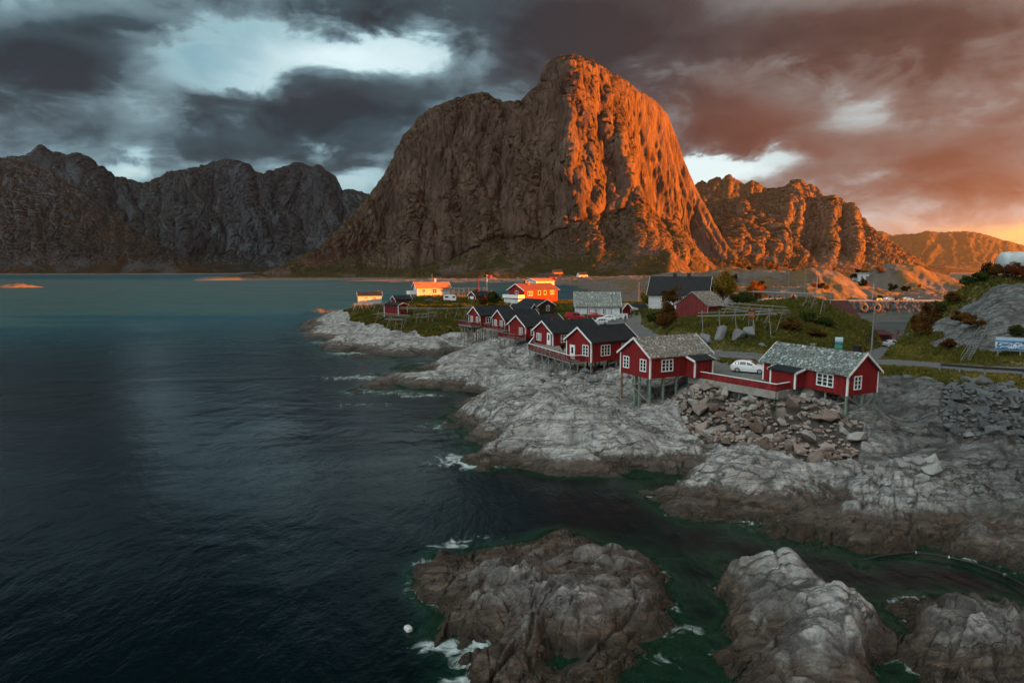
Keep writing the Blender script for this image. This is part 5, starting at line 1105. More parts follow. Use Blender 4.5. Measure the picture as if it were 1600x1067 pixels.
rack('tall trestle rack right of the dark red shed', top(652, 490.5, 160), top(680, 487, 158), 4, 1.6, [(-.7, -.2), (.7, -.2), (.2, -1)], 1, RL)
rack('rack with long poles toward the first stilt cabin', top(682, 481, 168), top(718, 480, 160), 3, 1.5, [(-.6, -.2), (.6, -.2)], 0, RL)
rack('rack with leaning poles beside the far left stilt cabin', top(726, 479, 146), top(738, 480, 144), 2, 1.3, [(-.4, -.2), (.5, -.2)], 1, RL)
rack('leaning pole rack on the slope below the white boathouse', top(553, 474, 200), top(583, 473.5, 206), 4, 1.8, [(-.7, -.3), (.7, -.4)], 0, RL)
rack('rack of thin poles between the boathouse and the dark red shed', top(586, 474, 196), top(606, 473, 192), 3, 1.4, [(-.5, -.2), (.5, -.3)], 0, RL)
rack('sunlit rack in a long row left of the flagpole', top(701, 450, 262), top(757, 450, 252), 8, 1.8, [(-1.2, -.3), (1.2, -.3), (-.5, 0), (.6, 0), (0, -.9)], 0, RL)
rack('second sunlit rack row behind the garage', top(699, 454.5, 246), top(722, 455, 244), 4, 1.6, [(-1, -.3), (1, -.3), (0, 0)], 0, RL)
def pole(label, px, py0, py1, y, r=.13, name='utility_pole', cat='pole', arm=True, mat=None, group=None):
    a = PY(px, py1, y); t = PY(px, py0, y); g0 = gz(a[0], a[1]); root = empty(name, (a[0], a[1], g0), 0, label, cat, group)
    mb = MB(); mb.tube([(0, 0, -.4), (0, 0, t[2] - g0)], [r, r * .75], 8); mb.build('shaft', mat or M_POLE, root)
    if arm: mb = MB(); mb.bar((-.7, 0, t[2] - g0 - .3), (.7, 0, t[2] - g0 - .3), .09); mb.build('crossarm', mat or M_GREY, root)
    return root, t[2] - g0
UG = 'wooden utility poles'
pole('grey wooden utility pole behind the right slate-roofed cabin', 1361, 482, 556, 92, .14, arm=False, mat=M_GREY, group=UG)
pole('thin utility pole at the right end of the long white house', 955.7, 440, 504, 152, .11, arm=False, group=UG)
pole('dark thin pole in front of the long white house', 917.5, 457, 497, 152, .09, arm=False, mat=M_GREY, group=UG)
pole('sunlit pole behind the long hilltop rack', 1232, 423, 456, 170, .16, arm=False, group=UG)
pole('tall sunlit pole rising through the hilltop rack', 1256, 421, 478, 135, .13, arm=False, group=UG)
pole('short sunlit pole right of the tall pole on the hill', 1276, 433, 450, 200, .16, arm=False, group=UG)
pole('sunlit pole at the left edge of the inlet', 1297, 457, 484, 140, .11, arm=False, group=UG)
pole('pole in front of the sunlit rounded knoll', 1363, 443, 468, 330, .18, arm=False, group=UG)
pole('pole on the breakwater by the parked white car', 1394, 458, 470, 279, .2, arm=False, group=UG)
pole('pole at the right end of the breakwater', 1472, 452, 474, 240, .16, arm=True, group=UG)
pole('tall thin mast beside the far shore cabins', 998, 440, 466, 240, .1, arm=False, group=UG)
fp, h_ = pole('white flagpole with a red banner flying near the garage', 761, 429, 457, 236, .10, 'flagpole', 'flagpole', False, M_WHITE)
def flag():
    n, m = 14, 6; a = np.linspace(0, 1, n); b = np.linspace(0, 1, m); A, B = np.meshgrid(a, b)
    X = A * 1.9; Yv = .22 * np.sin(A * 7 + B) * A; Z = h_ - .15 - B * 1.15 - A * .25
    mm, g = new_mat('flag_cloth'); co = g.add('ShaderNodeTexCoord').outputs['Object']; x, y, z = g.add('ShaderNodeSeparateXYZ', {0: co}).outputs
    finish(g, principled(g, color=(.50, .018, .018, 1), rough=.8))
    o = link('flag', grid_mesh('flag', X, Yv, Z), mm, fp); s_ = o.modifiers.new('cloth', 'SOLIDIFY'); s_.thickness = .02
flag()
pole('dark red pole standing by the black-roofed garage', 748, 431, 471, 205, .12, 'red_pole', 'pole', False, M_RED2)

# ------------------------------------------------------------------ signs, guardrail, ladder, tank
def billboard():
    q = gloc(1576, 559, 6.9); root = empty('map_board', q, R_(-32), 'blue map board with white coastline on two posts at the foot of the rock', 'sign')
    w, h_ = 3.2, 1.75
    for x in (-w * .38, w * .38):
        m_ = MB(); m_.box(x - .08, x + .08, .06, .20, -.4, 1.0 + h_); m_.build('post', M_GREY, root)
    mm, g = new_mat('printed_map'); co = g.add('ShaderNodeTexCoord').outputs['Object']; x, y, z = g.add('ShaderNodeSeparateXYZ', {0: co}).outputs
    n = g.noise(co, 1.5, 6, .7, .5); sky_ = g.ss(z, 2.15, 2.5)
    land = g.m('MULTIPLY', g.ss(g.m('ABSOLUTE', g.m('SUBTRACT', g.noise(g.map(co, scale=(1, 1, 1.8)), 1.25, 5, .65, .8), .52)), .05, .02), g.m('MULTIPLY', g.ss(z, 2.2, 2.0), g.ss(z, 1.15, 1.3)))
    col = g.mix(sky_, (.03, .12, .26), g.mix(n, (.20, .36, .48), (.45, .55, .60))); col = g.mix(land, col, (.62, .66, .68))
    finish(g, principled(g, color=col, rough=.45))
    m_ = MB(); m_.box(-w / 2, w / 2, 0, .055, 1.0, 1.0 + h_); m_.build('panel', mm, root)
    m_ = MB(); m_.box(-w / 2 - .05, w / 2 + .05, -.01, .06, 1.0 + h_, 1.06 + h_); m_.box(-w / 2 - .05, w / 2 + .05, -.01, .06, .94, 1.0); m_.build('frame', M_STEEL, root)
billboard()
def poster():
    q = gloc(1310, 545, 6.9); root = empty('roadside_poster', q, R_(-20), 'tall roadside poster stand with green and blue landscape picture', 'sign')
    mm, g = new_mat('printed_poster'); co = g.add('ShaderNodeTexCoord').outputs['Object']; z = g.add('ShaderNodeSeparateXYZ', {0: co}).outputs[2]
    n = g.noise(co, 2.2, 5, .65); zz = g.m('ADD', z, g.m('MULTIPLY', g.m('SUBTRACT', n, .5), .5))
    t = g.ss(zz, .4, 2.4, kind='LINEAR')
    col = g.ramp(t, [(0, (.55, .42, .05)), (.07, (.02, .10, .07)), (.12, (.03, .20, .14)), (.38, (.05, .28, .20)), (.46, (.03, .07, .06)), (.62, (.10, .20, .26)), (.75, (.40, .55, .62)), (1, (.55, .68, .74))])
    finish(g, principled(g, color=col, rough=.5))
    m_ = MB(); m_.box(-.55, .55, 0, .05, .4, 2.4); m_.build('panel', mm, root)
    m_ = MB(); m_.box(-.62, -.55, -.02, .07, 0, 2.45); m_.box(.55, .62, -.02, .07, 0, 2.45); m_.bar((-.58, .05, 2.2), (-.9, 1.0, 0), .05); m_.build('stand', M_DARK, root)
    m_ = MB(); m_.box(-.7, .7, -.35, .35, 0, .10); m_.build('base', M_CONC, root)
poster()
def guardrail():
    a = [P(px, py, 6.35) for px, py in ((1469, 577), (1500, 579.5), (1540, 582.5), (1600, 586.5), (1680, 592))]
    root = empty('guardrail', (a[0][0], a[0][1], 0), 0, 'dark steel guardrail along the road above the grey stone slope', 'guardrail')
    o = np.array([a[0][0], a[0][1], 0]); m_ = MB()
    for p, q in zip(a[:-1], a[1:]): m_.bar(Vector(p - o) + Vector((0, 0, .62)), Vector(q - o) + Vector((0, 0, .62)), .06, .32)
    m_.build('rail', M_DARK, root)
    for p, q in zip(a[:-1], a[1:]):
        n = max(1, int(np.linalg.norm(q - p) / 3.2))
        for i in range(n):
            c_ = p + (q - p) * i / n; m_ = MB(); g0 = gz(c_[0], c_[1]); m_.box(c_[0] - o[0] - .07, c_[0] - o[0] + .07, c_[1] - o[1] + .05, c_[1] - o[1] + .19, g0 - .3, 6.35 + .78); m_.build('post', M_GREY, root)
guardrail()
def stairs():
    a = np.array(gloc(1508, 558, 7.0)); b = PY(1536, 519, 91.5)
    root = empty('stairway', tuple(a), 0, 'steep pale metal stairway leaning up the rock beside the map board', 'stairs'); d = Vector(b - a); h = Vector((d.x, d.y, 0)).normalized(); s_ = Vector((-h.y, h.x, 0)) * .45
    for e in (-1, 1):
        m_ = MB(); m_.bar(s_ * e, d + s_ * e, .06, .22); m_.build('stringer', M_STEEL, root)
        m_ = MB(); u = Vector((0, 0, .85)); m_.bar(s_ * e + u, d + s_ * e + u, .05)
        for t in (0, .33, .66, 1): m_.bar(d * t + s_ * e, d * t + s_ * e + u, .045)
        m_.build('handrail', M_STEEL, root)
    m_ = MB()
    for i in range(1, 18): c_ = d * (i / 18); m_.bar(c_ - s_, c_ + s_, .24, .05, up=(0, 0, 1))
    m_.build('tread', M_STEEL, root)
    m_ = MB(); m_.box(d.x - .3, d.x + 2.6, d.y - .7, d.y + 1.0, d.z - .08, d.z); m_.bar((d.x, d.y + .9, d.z), (d.x, d.y + .9, d.z + 1), .06); m_.bar((d.x + 2.4, d.y + .9, d.z), (d.x + 2.4, d.y + .9, d.z + 1), .06); m_.bar((d.x, d.y + .9, d.z + 1), (d.x + 2.4, d.y + .9, d.z + 1), .06); m_.bar((d.x, d.y + .9, d.z + .5), (d.x + 2.4, d.y + .9, d.z + .5), .06); m_.build('landing', M_POLE, root)
stairs()
def tank():
    q = PY(1559, 425, 122); root = empty('storage_tank', (q[0], 122, q[2] - .6), R_(-8), 'large pale grey horizontal tank lying on the hilltop behind the bushes', 'tank')
    m_ = MB(); r_ = 2.05; n = 28; pts = []; prof = [(0, .30), (.15, .62), (.45, .86), (.9, .98), (1.3, 1), (11, 1), (11.5, .9), (11.9, .5), (12, .2)]
    m_.tube([(x, 0, r_ + .5) for x, k in prof], [r_ * k for x, k in prof], n); m_.build('shell', M_CARS if False else plain('pale_tank_paint', (.42, .47, .48), .55, .18, .8), root, True)
    for x in (2.5, 9):
        m_ = MB(); m_.box(x - .3, x + .3, -1.4, 1.4, -2.5, .75); m_.build('cradle', M_CONC, root)
tank()
# black water pipe in the shallow channel, white float
def pipe():
    m_ = MB(); q0 = P(1362, 872, 0); pts = []
    for px, py, z in [(1345, 873, -.1), (1375, 871, .12), (1425, 867, .22), (1470, 873, .25), (1520, 885, .25), (1570, 905, .3), (1620, 935, .35), (1700, 985, .3)]: pts.append(Vector(P(px, py, 0)[:2].tolist() + [z]) - Vector((q0[0], q0[1], 0)))
    fine = []
    for i in range(len(pts) - 1):
        for t in np.linspace(0, 1, 8, endpoint=False): fine.append(pts[i].lerp(pts[i + 1], t))
    m_.tube(fine, .075, 8); root = empty('water_pipe', (q0[0], q0[1], 0), 0, 'thin black pipe curving over the shallow channel between the rocks', 'pipe'); m_.build('hose', M_DARK, root, True)
    for i in (17, 26, 40):
        c_ = MB(); c_.tube([fine[i] - (fine[i + 1] - fine[i]) * .2, fine[i] + (fine[i + 1] - fine[i]) * .2], .11, 8); c_.build('clamp', M_STEEL, root)
pipe()
def floatbox():
    q = P(638, 984, 0); bm = bmesh.new(); bmesh.ops.create_cube(bm, size=1); bmesh.ops.scale(bm, vec=(.52, .36, .30), verts=bm.verts); bmesh.ops.bevel(bm, geom=bm.edges[:], offset=.12, segments=4, profile=.5, affect='EDGES')
    me = bpy.data.meshes.new('floating_box'); bm.to_mesh(me); bm.free(); o = link('floating_box', me, plain('white_foam', (.50, .51, .50), .7, .1)); o.location = (q[0], q[1], .08); o.rotation_euler = (.12, .1, 2.2); tag(o, 'white foam box floating in the dark water left of the skerry', 'box')
floatbox()
def nest_box():
    q = PY(1174, 495, 101); g0 = gz(q[0], q[1]); root = empty('notice_box', (q[0], q[1], g0), R_(-35), 'small orange-brown wooden box on posts in front of the hill racks', 'box'); z = q[2] - g0
    for x in (-.35, .35):
        m_ = MB(); m_.bar((x, 0, -.3), (x, 0, z), .09); m_.build('post', M_GREY, root)
    m_ = MB(); m_.box(-.5, .5, -.3, .3, z - .1, z + 1.0); m_.build('box', boards('orange_brown_boards', (.30, .11, .035), .2, .1), root)
    m_ = MB(); m_.box(-.6, .6, -.4, .4, z + 1.0, z + 1.08); m_.build('lid', M_ROOFB, root)
nest_box()
def lying_boat_tarp():
    q = gloc(674, 473, 7.4); root = empty('covered_boat', q, R_(10), 'dark covered boat lying on the grass left of the caravan', 'boat'); m_ = MB()
    ring = lambda x, w, h_: [(x, w * cos(a), h_ * sin(a)) for a in np.linspace(0, pi, 9)]
    st_ = [(-2.6, .1, .3), (-2.1, .6, .8), (-1, 1.0, 1.2), (.4, 1.1, 1.35), (1.6, 1.0, 1.1), (2.5, .85, .8)]
    for i, s_ in enumerate(st_): m_.v += ring(*s_)
    m_.f = [[i * 9 + k, i * 9 + k + 1, (i + 1) * 9 + k + 1, (i + 1) * 9 + k] for i in range(5) for k in range(8)] + [list(range(9)), list(range(45, 54))]; m_.mi = [0] * len(m_.f)
    m_.build('tarpaulin', M_DARK, root); k_ = MB(); k_.box(-2.2, 2.3, -.1, .1, -.1, .12); k_.build('keel', M_GREY, root)
lying_boat_tarp()

M_STGB = plain('dark_breakwater_stone', (.065, .06, .056), .9, .5, 1.2)
# breakwater with big rubber fenders
def breakwater():
    n, m_n = 220, 46; a = np.linspace(0, 1, n); b = np.linspace(0, 1, m_n); A, Bq = np.meshgrid(a, b)
    X = 146 + A * 52; prof_y = np.interp(Bq, [0, .42, .46, .60, 1], [267, 270.5, 271.2, 283, 288]); prof_z = np.interp(Bq, [0, .42, .46, .60, 1], [-2, 4.75, 5.0, 5.0, -2])
    face_ = sst(Bq, .44, .38); f1_, e1_, r1_, ox_, oy_ = worley(X / 1.3, Bq * 9.0, 7)
    Yv = prof_y - face_ * (.75 * (r1_ - .3) - .5 * np.exp(-(e1_ / .12) ** 2)); Z = prof_z + face_ * .5 * (r1_ - .5)
    rt = empty('breakwater', (170, 277, 0), 0, 'dark stone breakwater with a flat road on top, across the inlet', 'breakwater')
    o = link('stone_face', grid_mesh('stone_face', X - 170, Yv - 277, Z, False), M_STGB, rt)
    k = MB(); k.box(-23.8, 27.8, -5.4, 5.8, 4.96, 5.015); k.build('road_top', M_CONC, rt)
    for px in (1351, 1371):
        q = PY(px, 481, 266.5)
        root = empty('tractor_tyre' if False else 'round_fender', (q[0], 267.2, 0.2), 0, ('left' if px == 1351 else 'right') + ' of the two big round fenders hanging on the breakwater', 'fender')
        t = MB(); n, k = 20, 8; R1, r2 = 1.35, .70
        t.v = [((R1 + r2 * cos(b)) * cos(a), r2 * sin(b) * .7, 2.1 + (R1 + r2 * cos(b)) * sin(a)) for a in np.linspace(0, 2 * pi, n, endpoint=False) for b in np.linspace(0, 2 * pi, k, endpoint=False)]
        t.f = [[i * k + j, i * k + (j + 1) % k, ((i + 1) % n) * k + (j + 1) % k, ((i + 1) % n) * k + j] for i in range(n) for j in range(k)]; t.mi = [0] * len(t.f); t.build('tyre', plain('grey_worn_rubber', (.10, .085, .07), .85, .4), root, True)
        d_ = MB(); d_.tube([(0, .1, 2.1), (0, .25, 2.1)], 1.1, 18); d_.build('plate', M_ROOFB, root)
breakwater()

# person on the village road
def person():
    q = gloc(977, 503, 6.5); vs = [(0, 0, .95), (0, 0, 1.15), (0, 0, 1.42), (0, .01, 1.52), (0, .02, 1.66), (.10, 0, .90), (.13, .06, .50), (.14, .02, .08), (.14, -.10, .05), (-.10, 0, .90), (-.13, -.08, .50), (-.14, .05, .08), (-.14, -.08, .05), (.20, 0, 1.40), (.26, .02, 1.12), (.24, -.06, .88), (-.20, 0, 1.40), (-.26, .0, 1.12), (-.25, -.1, .88)]
    es = [(0, 1), (1, 2), (2, 3), (3, 4), (0, 5), (5, 6), (6, 7), (7, 8), (0, 9), (9, 10), (10, 11), (11, 12), (2, 13), (13, 14), (14, 15), (2, 16), (16, 17), (17, 18)]
    rad = [.15, .15, .16, .06, .11, .10, .07, .05, .05, .10, .07, .05, .05, .07, .055, .045, .07, .055, .045]
    me = bpy.data.meshes.new('person'); me.from_pydata(vs, es, [])
    m, g = new_mat('dark_clothes'); tc = g.add('ShaderNodeTexCoord').outputs['Object']; z = g.add('ShaderNodeSeparateXYZ', {0: tc}).outputs[2]
    finish(g, principled(g, color=g.mix(g.ss(z, 1.50, 1.53, kind='LINEAR'), g.mix(g.ss(z, .9, .95), (.02, .022, .03), (.012, .012, .014)), (.35, .22, .16)), rough=.85))
    o = link('person', me, m); mod = o.modifiers.new('skin', 'SKIN'); me.skin_vertices[0].data[0].use_root = True
    for i, r_ in enumerate(rad): me.skin_vertices[0].data[i].radius = (r_, r_)
    o.modifiers.new('sub', 'SUBSURF').render_levels = 2; o.location = q; o.rotation_euler.z = 2.6
    tag(o, 'person in dark clothes standing on the road near the small sunlit shed', 'person')
    bm = bmesh.new(); bmesh.ops.create_uvsphere(bm, u_segments=14, v_segments=8, radius=.118)
    for v in bm.verts: v.co.z = v.co.z * .8 + 1.70; v.co.y += .03
    hm = bpy.data.meshes.new('hair'); bm.to_mesh(hm); bm.free(); link('hair', hm, M_DARK, o)
person()
# ------------------------------------------------------------------ boulders
def stone_mat(name, stops, lich=(.36, .36, .34)):
    m, g = new_mat(name); tc = g.add('ShaderNodeTexCoord').outputs['Object']; oi = g.add('ShaderNodeObjectInfo').outputs['Random']; pos = g.add('ShaderNodeNewGeometry').outputs['Position']
    n = g.noise(pos, 2.2, 6, .68, .5); f = g.noise(pos, 9, 5, .7)
    c_ = g.ramp(oi, stops); c_ = g.mix(g.ss(n, .35, .7, 0, .55), c_, g.mix(oi, (.06, .052, .047), lich))
    c_ = g.mix(g.ss(f, .55, .75, 0, .5), c_, (.03, .028, .026))
    finish(g, principled(g, color=c_, rough=.85, normal=g.bump(g.m('ADD', n, g.m('MULTIPLY', f, .4)), .7, .12), spec=.3)); return m
M_STB = stone_mat('brown_blasted_stone', [(0, (.11, .070, .052)), (.3, (.18, .115, .088)), (.6, (.15, .115, .095)), (.82, (.25, .18, .145)), (.95, (.27, .265, .25))])
M_STG = stone_mat('dark_grey_stone', [(0, (.055, .062, .066)), (.4, (.10, .11, .115)), (.7, (.085, .092, .09)), (1, (.16, .17, .172))], (.20, .21, .21))
M_STL = stone_mat('pale_grey_stone', [(0, (.13, .135, .14)), (.5, (.20, .205, .205)), (1, (.30, .30, .29))], (.34, .34, .33))
def stone_mesh(seed):
    rng = random.Random(seed); bm = bmesh.new()
    s_ = (1.0, rng.uniform(.62, .95), rng.uniform(.50, .80))
    for i in range(rng.randint(11, 17)):
        a, z = rng.uniform(0, 2 * pi), rng.uniform(-1, 1); r_ = math.sqrt(1 - z * z) ** .7; k = rng.uniform(.82, 1.1)
        bm.verts.new((cos(a) * r_ * s_[0] * k, sin(a) * r_ * s_[1] * k, z * s_[2] * k))
    h_ = bmesh.ops.convex_hull(bm, input=bm.verts[:]); bmesh.ops.delete(bm, geom=[e for e in h_['geom_interior'] if isinstance(e, bmesh.types.BMVert)], context='VERTS')
    bmesh.ops.dissolve_limit(bm, angle_limit=R_(9), verts=bm.verts[:], edges=bm.edges[:])
    bmesh.ops.bevel(bm, geom=bm.edges[:], offset=.07, segments=2, profile=.6, affect='EDGES', clamp_overlap=True)
    bmesh.ops.triangulate(bm, faces=bm.faces[:]); bmesh.ops.subdivide_edges(bm, edges=[e for e in bm.edges if e.calc_length() > .35], cuts=1, use_grid_fill=True)
    bm.normal_update()
    for v in bm.verts:
        q = np.array(v.co); d = .05 * perlin(np.array([q[0] * 2.1 + q[2] * 1.3 + seed]), np.array([q[1] * 2.1 - q[2] * 1.1]), seed)[0]; v.co += v.normal * d
    me = bpy.data.meshes.new('boulder'); bm.to_mesh(me); bm.free(); return me
STM = {}
def stones(poly, n, rmin, rmax, mat, label, group, seed, as_stuff=0, sink=.15, power=1.8, up=0.0, dmin=.72, rest_label='small dark grey stones filling the slope below the road guardrail'):
    rng = random.Random(seed); W3 = [P(*q) for q in poly]; xs = [q[0] for q in W3]; ys = [q[1] for q in W3]; placed = []; tries = 0; tot = n + as_stuff
    while len(placed) < tot and tries < tot * 60:
        tries += 1; x, y = rng.uniform(min(xs), max(xs)), rng.uniform(min(ys), max(ys))
        if not in_poly(np.array([x]), np.array([y]), W3)[0]: continue
        r_ = rmin + (rmax - rmin) * rng.random() ** power
        if any((x - a) ** 2 + (y - b) ** 2 < (dmin * (r_ + c_)) ** 2 for a, b, c_ in placed): continue
        placed.append((x, y, r_))
    placed.sort(key=lambda q: -q[2] / q[1])
    if mat.name not in STM: STM[mat.name] = [stone_mesh(seed * 10 + i) for i in range(9)]; [m_.materials.append(mat) for m_ in STM[mat.name]]
    ms = STM[mat.name]
    for (x, y, r_) in placed[:n]:
        o = bpy.data.objects.new('boulder', rng.choice(ms)); COL.objects.link(o); o.location = (x, y, gz(x, y) + r_ * sink + up)
        o.rotation_euler = (rng.uniform(-.5, .5), rng.uniform(-.5, .5), rng.uniform(0, 6.28)); o.scale = (r_, r_ * rng.uniform(.85, 1.15), r_ * rng.uniform(.85, 1.15)); tag(o, label, 'boulder', group)
    rest = placed[n:]
    if rest:
        V, F, o0 = [], [], 0
        for (x, y, r_) in rest:
            m_ = rng.choice(ms); M = Matrix.Translation((x, y, gz(x, y) + r_ * sink)) @ Matrix.Rotation(rng.uniform(0, 6.28), 4, 'Z') @ Matrix.Rotation(rng.uniform(-.5, .5), 4, 'X') @ Matrix.Scale(r_, 4)
            V += [tuple(M @ v.co) for v in m_.vertices]; F += [[o0 + i for i in p_.vertices] for p_ in m_.polygons]; o0 += len(m_.vertices)
        me = bpy.data.meshes.new('riprap_stones'); me.from_pydata(V, [], F); tag(link('riprap_stones', me, mat), rest_label, None, None, 'stuff')
stones([(1042, 608, 4.7), (1080, 603, 5), (1150, 613, 5), (1245, 627, 5), (1300, 642, 4.6), (1348, 660, 4.0), (1335, 702, 2.4), (1235, 724, 1.6), (1160, 694, 2), (1085, 672, 2), (1062, 640, 3.4)], 190, .26, 1.35, M_STB,
       'rough brown boulder in the tipped slope below the red board fence', 'brown boulders below the red fence', 5, as_stuff=420, sink=.38, dmin=.50, power=1.9, rest_label='small brown stones filling the gaps between the boulders below the fence')
stones([(1482, 592, 5.8), (1600, 602, 5.6), (1680, 615, 5.4), (1660, 700, 2.8), (1510, 692, 2.6), (1468, 652, 3.6)], 70, .22, 1.0, M_STG, 'dark grey angular stone on the slope below the road guardrail', 'grey stones below the guardrail', 6, as_stuff=560, sink=.4, dmin=.52)
stones([(1350, 715, 2.3), (1440, 705, 2.4), (1500, 750, 2), (1480, 800, 1.4), (1400, 790, 1.4), (1340, 750, 1.8)], 30, .3, .95, M_STL, 'pale grey boulder among the shore slabs below the right cabin', 'pale shore boulders', 7, sink=.1)
stones([(838, 588, 3.7), (900, 592, 3.7), (990, 590, 4.2), (985, 606, 3.8), (900, 606, 3.5), (850, 598, 3.6)], 20, .4, 1.0, M_STG, 'dark grey boulder under the stilts of the black-roofed cabin', 'boulders under the stilts', 8, sink=.15)

M_STO = stone_mat('grey_outcrop_stone', [(0, (.11, .12, .125)), (1, (.20, .205, .21))], (.27, .28, .28))
for (px, py, y, r_, lab) in [(1103, 533, 97.5, 1.6, 'upright grey outcrop rock by the road, left of the leaning slab'), (1126, 532, 98, 2.1, 'leaning grey slab of rock in the grass bank above the road'), (1153, 536, 97.5, 2.0, 'broad grey outcrop rock in the bank above the road'), (1171, 534, 98.5, 2.2, 'largest grey outcrop rock in the bank, right of the broad one'), (1092, 535, 99, 1.2, 'small grey outcrop rock at the left end of the bank'), (1190, 547, 95.6, .8, 'small pale rock by the verge at the right end of the bank')]:
    q = PY(px, py, y); o = bpy.data.objects.new('outcrop_rock', stone_mesh(int(px))); COL.objects.link(o); o.data.materials.append(M_STO); o.location = (q[0], y, gz(q[0], y) + r_ * .25); o.scale = (r_, r_ * .8, r_ * 1.1); o.rotation_euler = (.3, .25, px % 6); tag(o, lab, 'rock', 'outcrop rocks above the road')
# ------------------------------------------------------------------ plants
def leaf_mat(name, cols, rough=.7):
    m, g = new_mat(name); a = g.attr('shade'); oi = g.add('ShaderNodeObjectInfo').outputs['Random']
    c_ = g.ramp(a, [(i / (len(cols) - 1), q) for i, q in enumerate(cols)])
    d = g.add('ShaderNodeBsdfDiffuse', {'Color': c_, 'Roughness': .6}).outputs[0]; t = g.add('ShaderNodeBsdfTranslucent', {'Color': c_}).outputs[0]
    finish(g, g.add('ShaderNodeMixShader', {0: .28, 1: d, 2: t}).outputs[0]); return m
M_BARK = plain('grey_bark', (.09, .075, .06), .9, .4, 5)
M_LBIRCH = leaf_mat('yellow_birch_leaves', [(.10, .085, .015), (.20, .13, .020), (.30, .17, .025), (.24, .10, .015)])
M_LORANGE = leaf_mat('orange_leaves', [(.17, .055, .012), (.28, .10, .018), (.34, .14, .025)])
M_LBROWN = leaf_mat('brown_autumn_leaves', [(.055, .026, .010), (.11, .050, .014), (.16, .075, .018)])
M_LGREEN = leaf_mat('green_shrub_leaves', [(.022, .036, .010), (.045, .065, .016), (.085, .10, .025)])
M_LDARK = leaf_mat('dark_spruce_needles', [(.008, .014, .008), (.015, .024, .012), (.028, .036, .016)])
M_LRED = leaf_mat('rowan_red_leaves', [(.09, .022, .010), (.17, .045, .014), (.08, .05, .014)])
def leaves(cen, rad, n, size, seed, clumps=14, conifer=False, flat=1.0):
    r_ = np.random.default_rng(seed); cen = np.array(cen, float); rad = np.array(rad, float)
    if conifer:
        t = r_.random(n) ** 1.25; a = r_.random(n) * 2 * pi; tier = (t * 9) % 1; R = (1 - t) * (.35 + .65 * (1 - tier)) * (.55 + .45 * r_.random(n) ** .5)
        p = np.stack([cen[0] + rad[0] * R * np.cos(a), cen[1] + rad[0] * R * np.sin(a), cen[2] - rad[2] + 2 * rad[2] * t - R * .35 * rad[0]], -1); sh = np.clip(R + .2 * r_.random(n), 0, 1)
    else:
        d = r_.normal(size=(clumps, 3)); d /= np.linalg.norm(d, axis=1, keepdims=True); d[:, 2] *= np.where(d[:, 2] < 0, .6, 1); k = r_.uniform(.35, .85, (clumps, 1)); cc = d * k; cr = r_.uniform(.22, .42, clumps)
        i = r_.integers(0, clumps, n); q = r_.normal(size=(n, 3)); q /= np.linalg.norm(q, axis=1, keepdims=True); q *= (r_.random((n, 1)) ** .45); p = cc[i] + q * cr[i][:, None]
        p = cen + p * rad; sh = np.clip(r_.random(clumps)[i] * .7 + .3 * r_.random(n), 0, 1)
    u = r_.normal(size=(n, 3)); u /= np.linalg.norm(u, axis=1, keepdims=True); w = np.cross(u, r_.normal(size=(n, 3))); w /= np.linalg.norm(w, axis=1, keepdims=True)
    s_ = size * r_.uniform(.6, 1.3, (n, 1)); V = np.stack([p - u * s_ - w * s_ * .2, p + w * s_ * .6 - u * s_ * .1, p + u * s_, p - w * s_ * .6 + u * s_ * .1], 1).reshape(-1, 3)
    return V, np.repeat(sh, 4)
def quads_obj(name, V, sh, mat, parent):
    me = bpy.data.meshes.new(name); n = len(V); me.vertices.add(n); me.vertices.foreach_set('co', V.astype(np.float32).ravel()); me.loops.add(n); me.loops.foreach_set('vertex_index', np.arange(n, dtype=np.int32))
    me.polygons.add(n // 4); me.polygons.foreach_set('loop_start', np.arange(0, n, 4, dtype=np.int32)); me.polygons.foreach_set('loop_total', np.full(n // 4, 4, dtype=np.int32)); me.update(calc_edges=True)
    at = me.attributes.new('shade', 'FLOAT', 'POINT'); at.data.foreach_set('value', sh.astype(np.float32)); return link(name, me, mat, parent)
def plant(name, label, cat, x, y, h_, w, mat, n, size, seed, trunk=.35, conifer=False, group=None, bare=False):
    z = gz(x, y); root = empty(name, (x, y, z), 0, label, cat, group); rng = random.Random(seed); mb = MB()
    tr = max(.05, h_ * .018)
    mb.tube([(0, 0, -.3), (.04 * h_ * rng.uniform(-1, 1), 0, h_ * .4), (.05 * h_ * rng.uniform(-1, 1), .03 * h_, h_ * .9)], [tr, tr * .75, tr * .2], 7)
    if not conifer:
        for i in range(9):
            a = i * 2.4 + rng.random(); z0 = h_ * rng.uniform(.15 if trunk < .3 else .3, .6); l_ = w * rng.uniform(.5, .9); mb.tube([(0, 0, z0), (cos(a) * l_ * .5, sin(a) * l_ * .5, z0 + h_ * .16), (cos(a) * l_, sin(a) * l_, z0 + h_ * rng.uniform(.2, .38))], [tr * .55, tr * .35, tr * .12], 5)
            if bare:
                for j in range(5): b = a + rng.uniform(-1, 1); mb.tube([(cos(a) * l_ * .5, sin(a) * l_ * .5, z0 + h_ * .16), (cos(a) * l_ * .5 + cos(b) * l_ * .5, sin(a) * l_ * .5 + sin(b) * l_ * .5, z0 + h_ * rng.uniform(.25, .5))], [tr * .25, tr * .1], 4)
    mb.build('trunk', M_BARK, root)
    if n:
        c0 = h_ * (trunk * .5 + .5) if not conifer else h_ * .53; rz = h_ * (1 - trunk) * .5 if not conifer else h_ * .47
        V, sh = leaves((0, 0, c0), (w, w, rz), n, size, seed, clumps=int(10 + n / 220), conifer=conifer); quads_obj('crown', V, sh, mat, root)
    return root
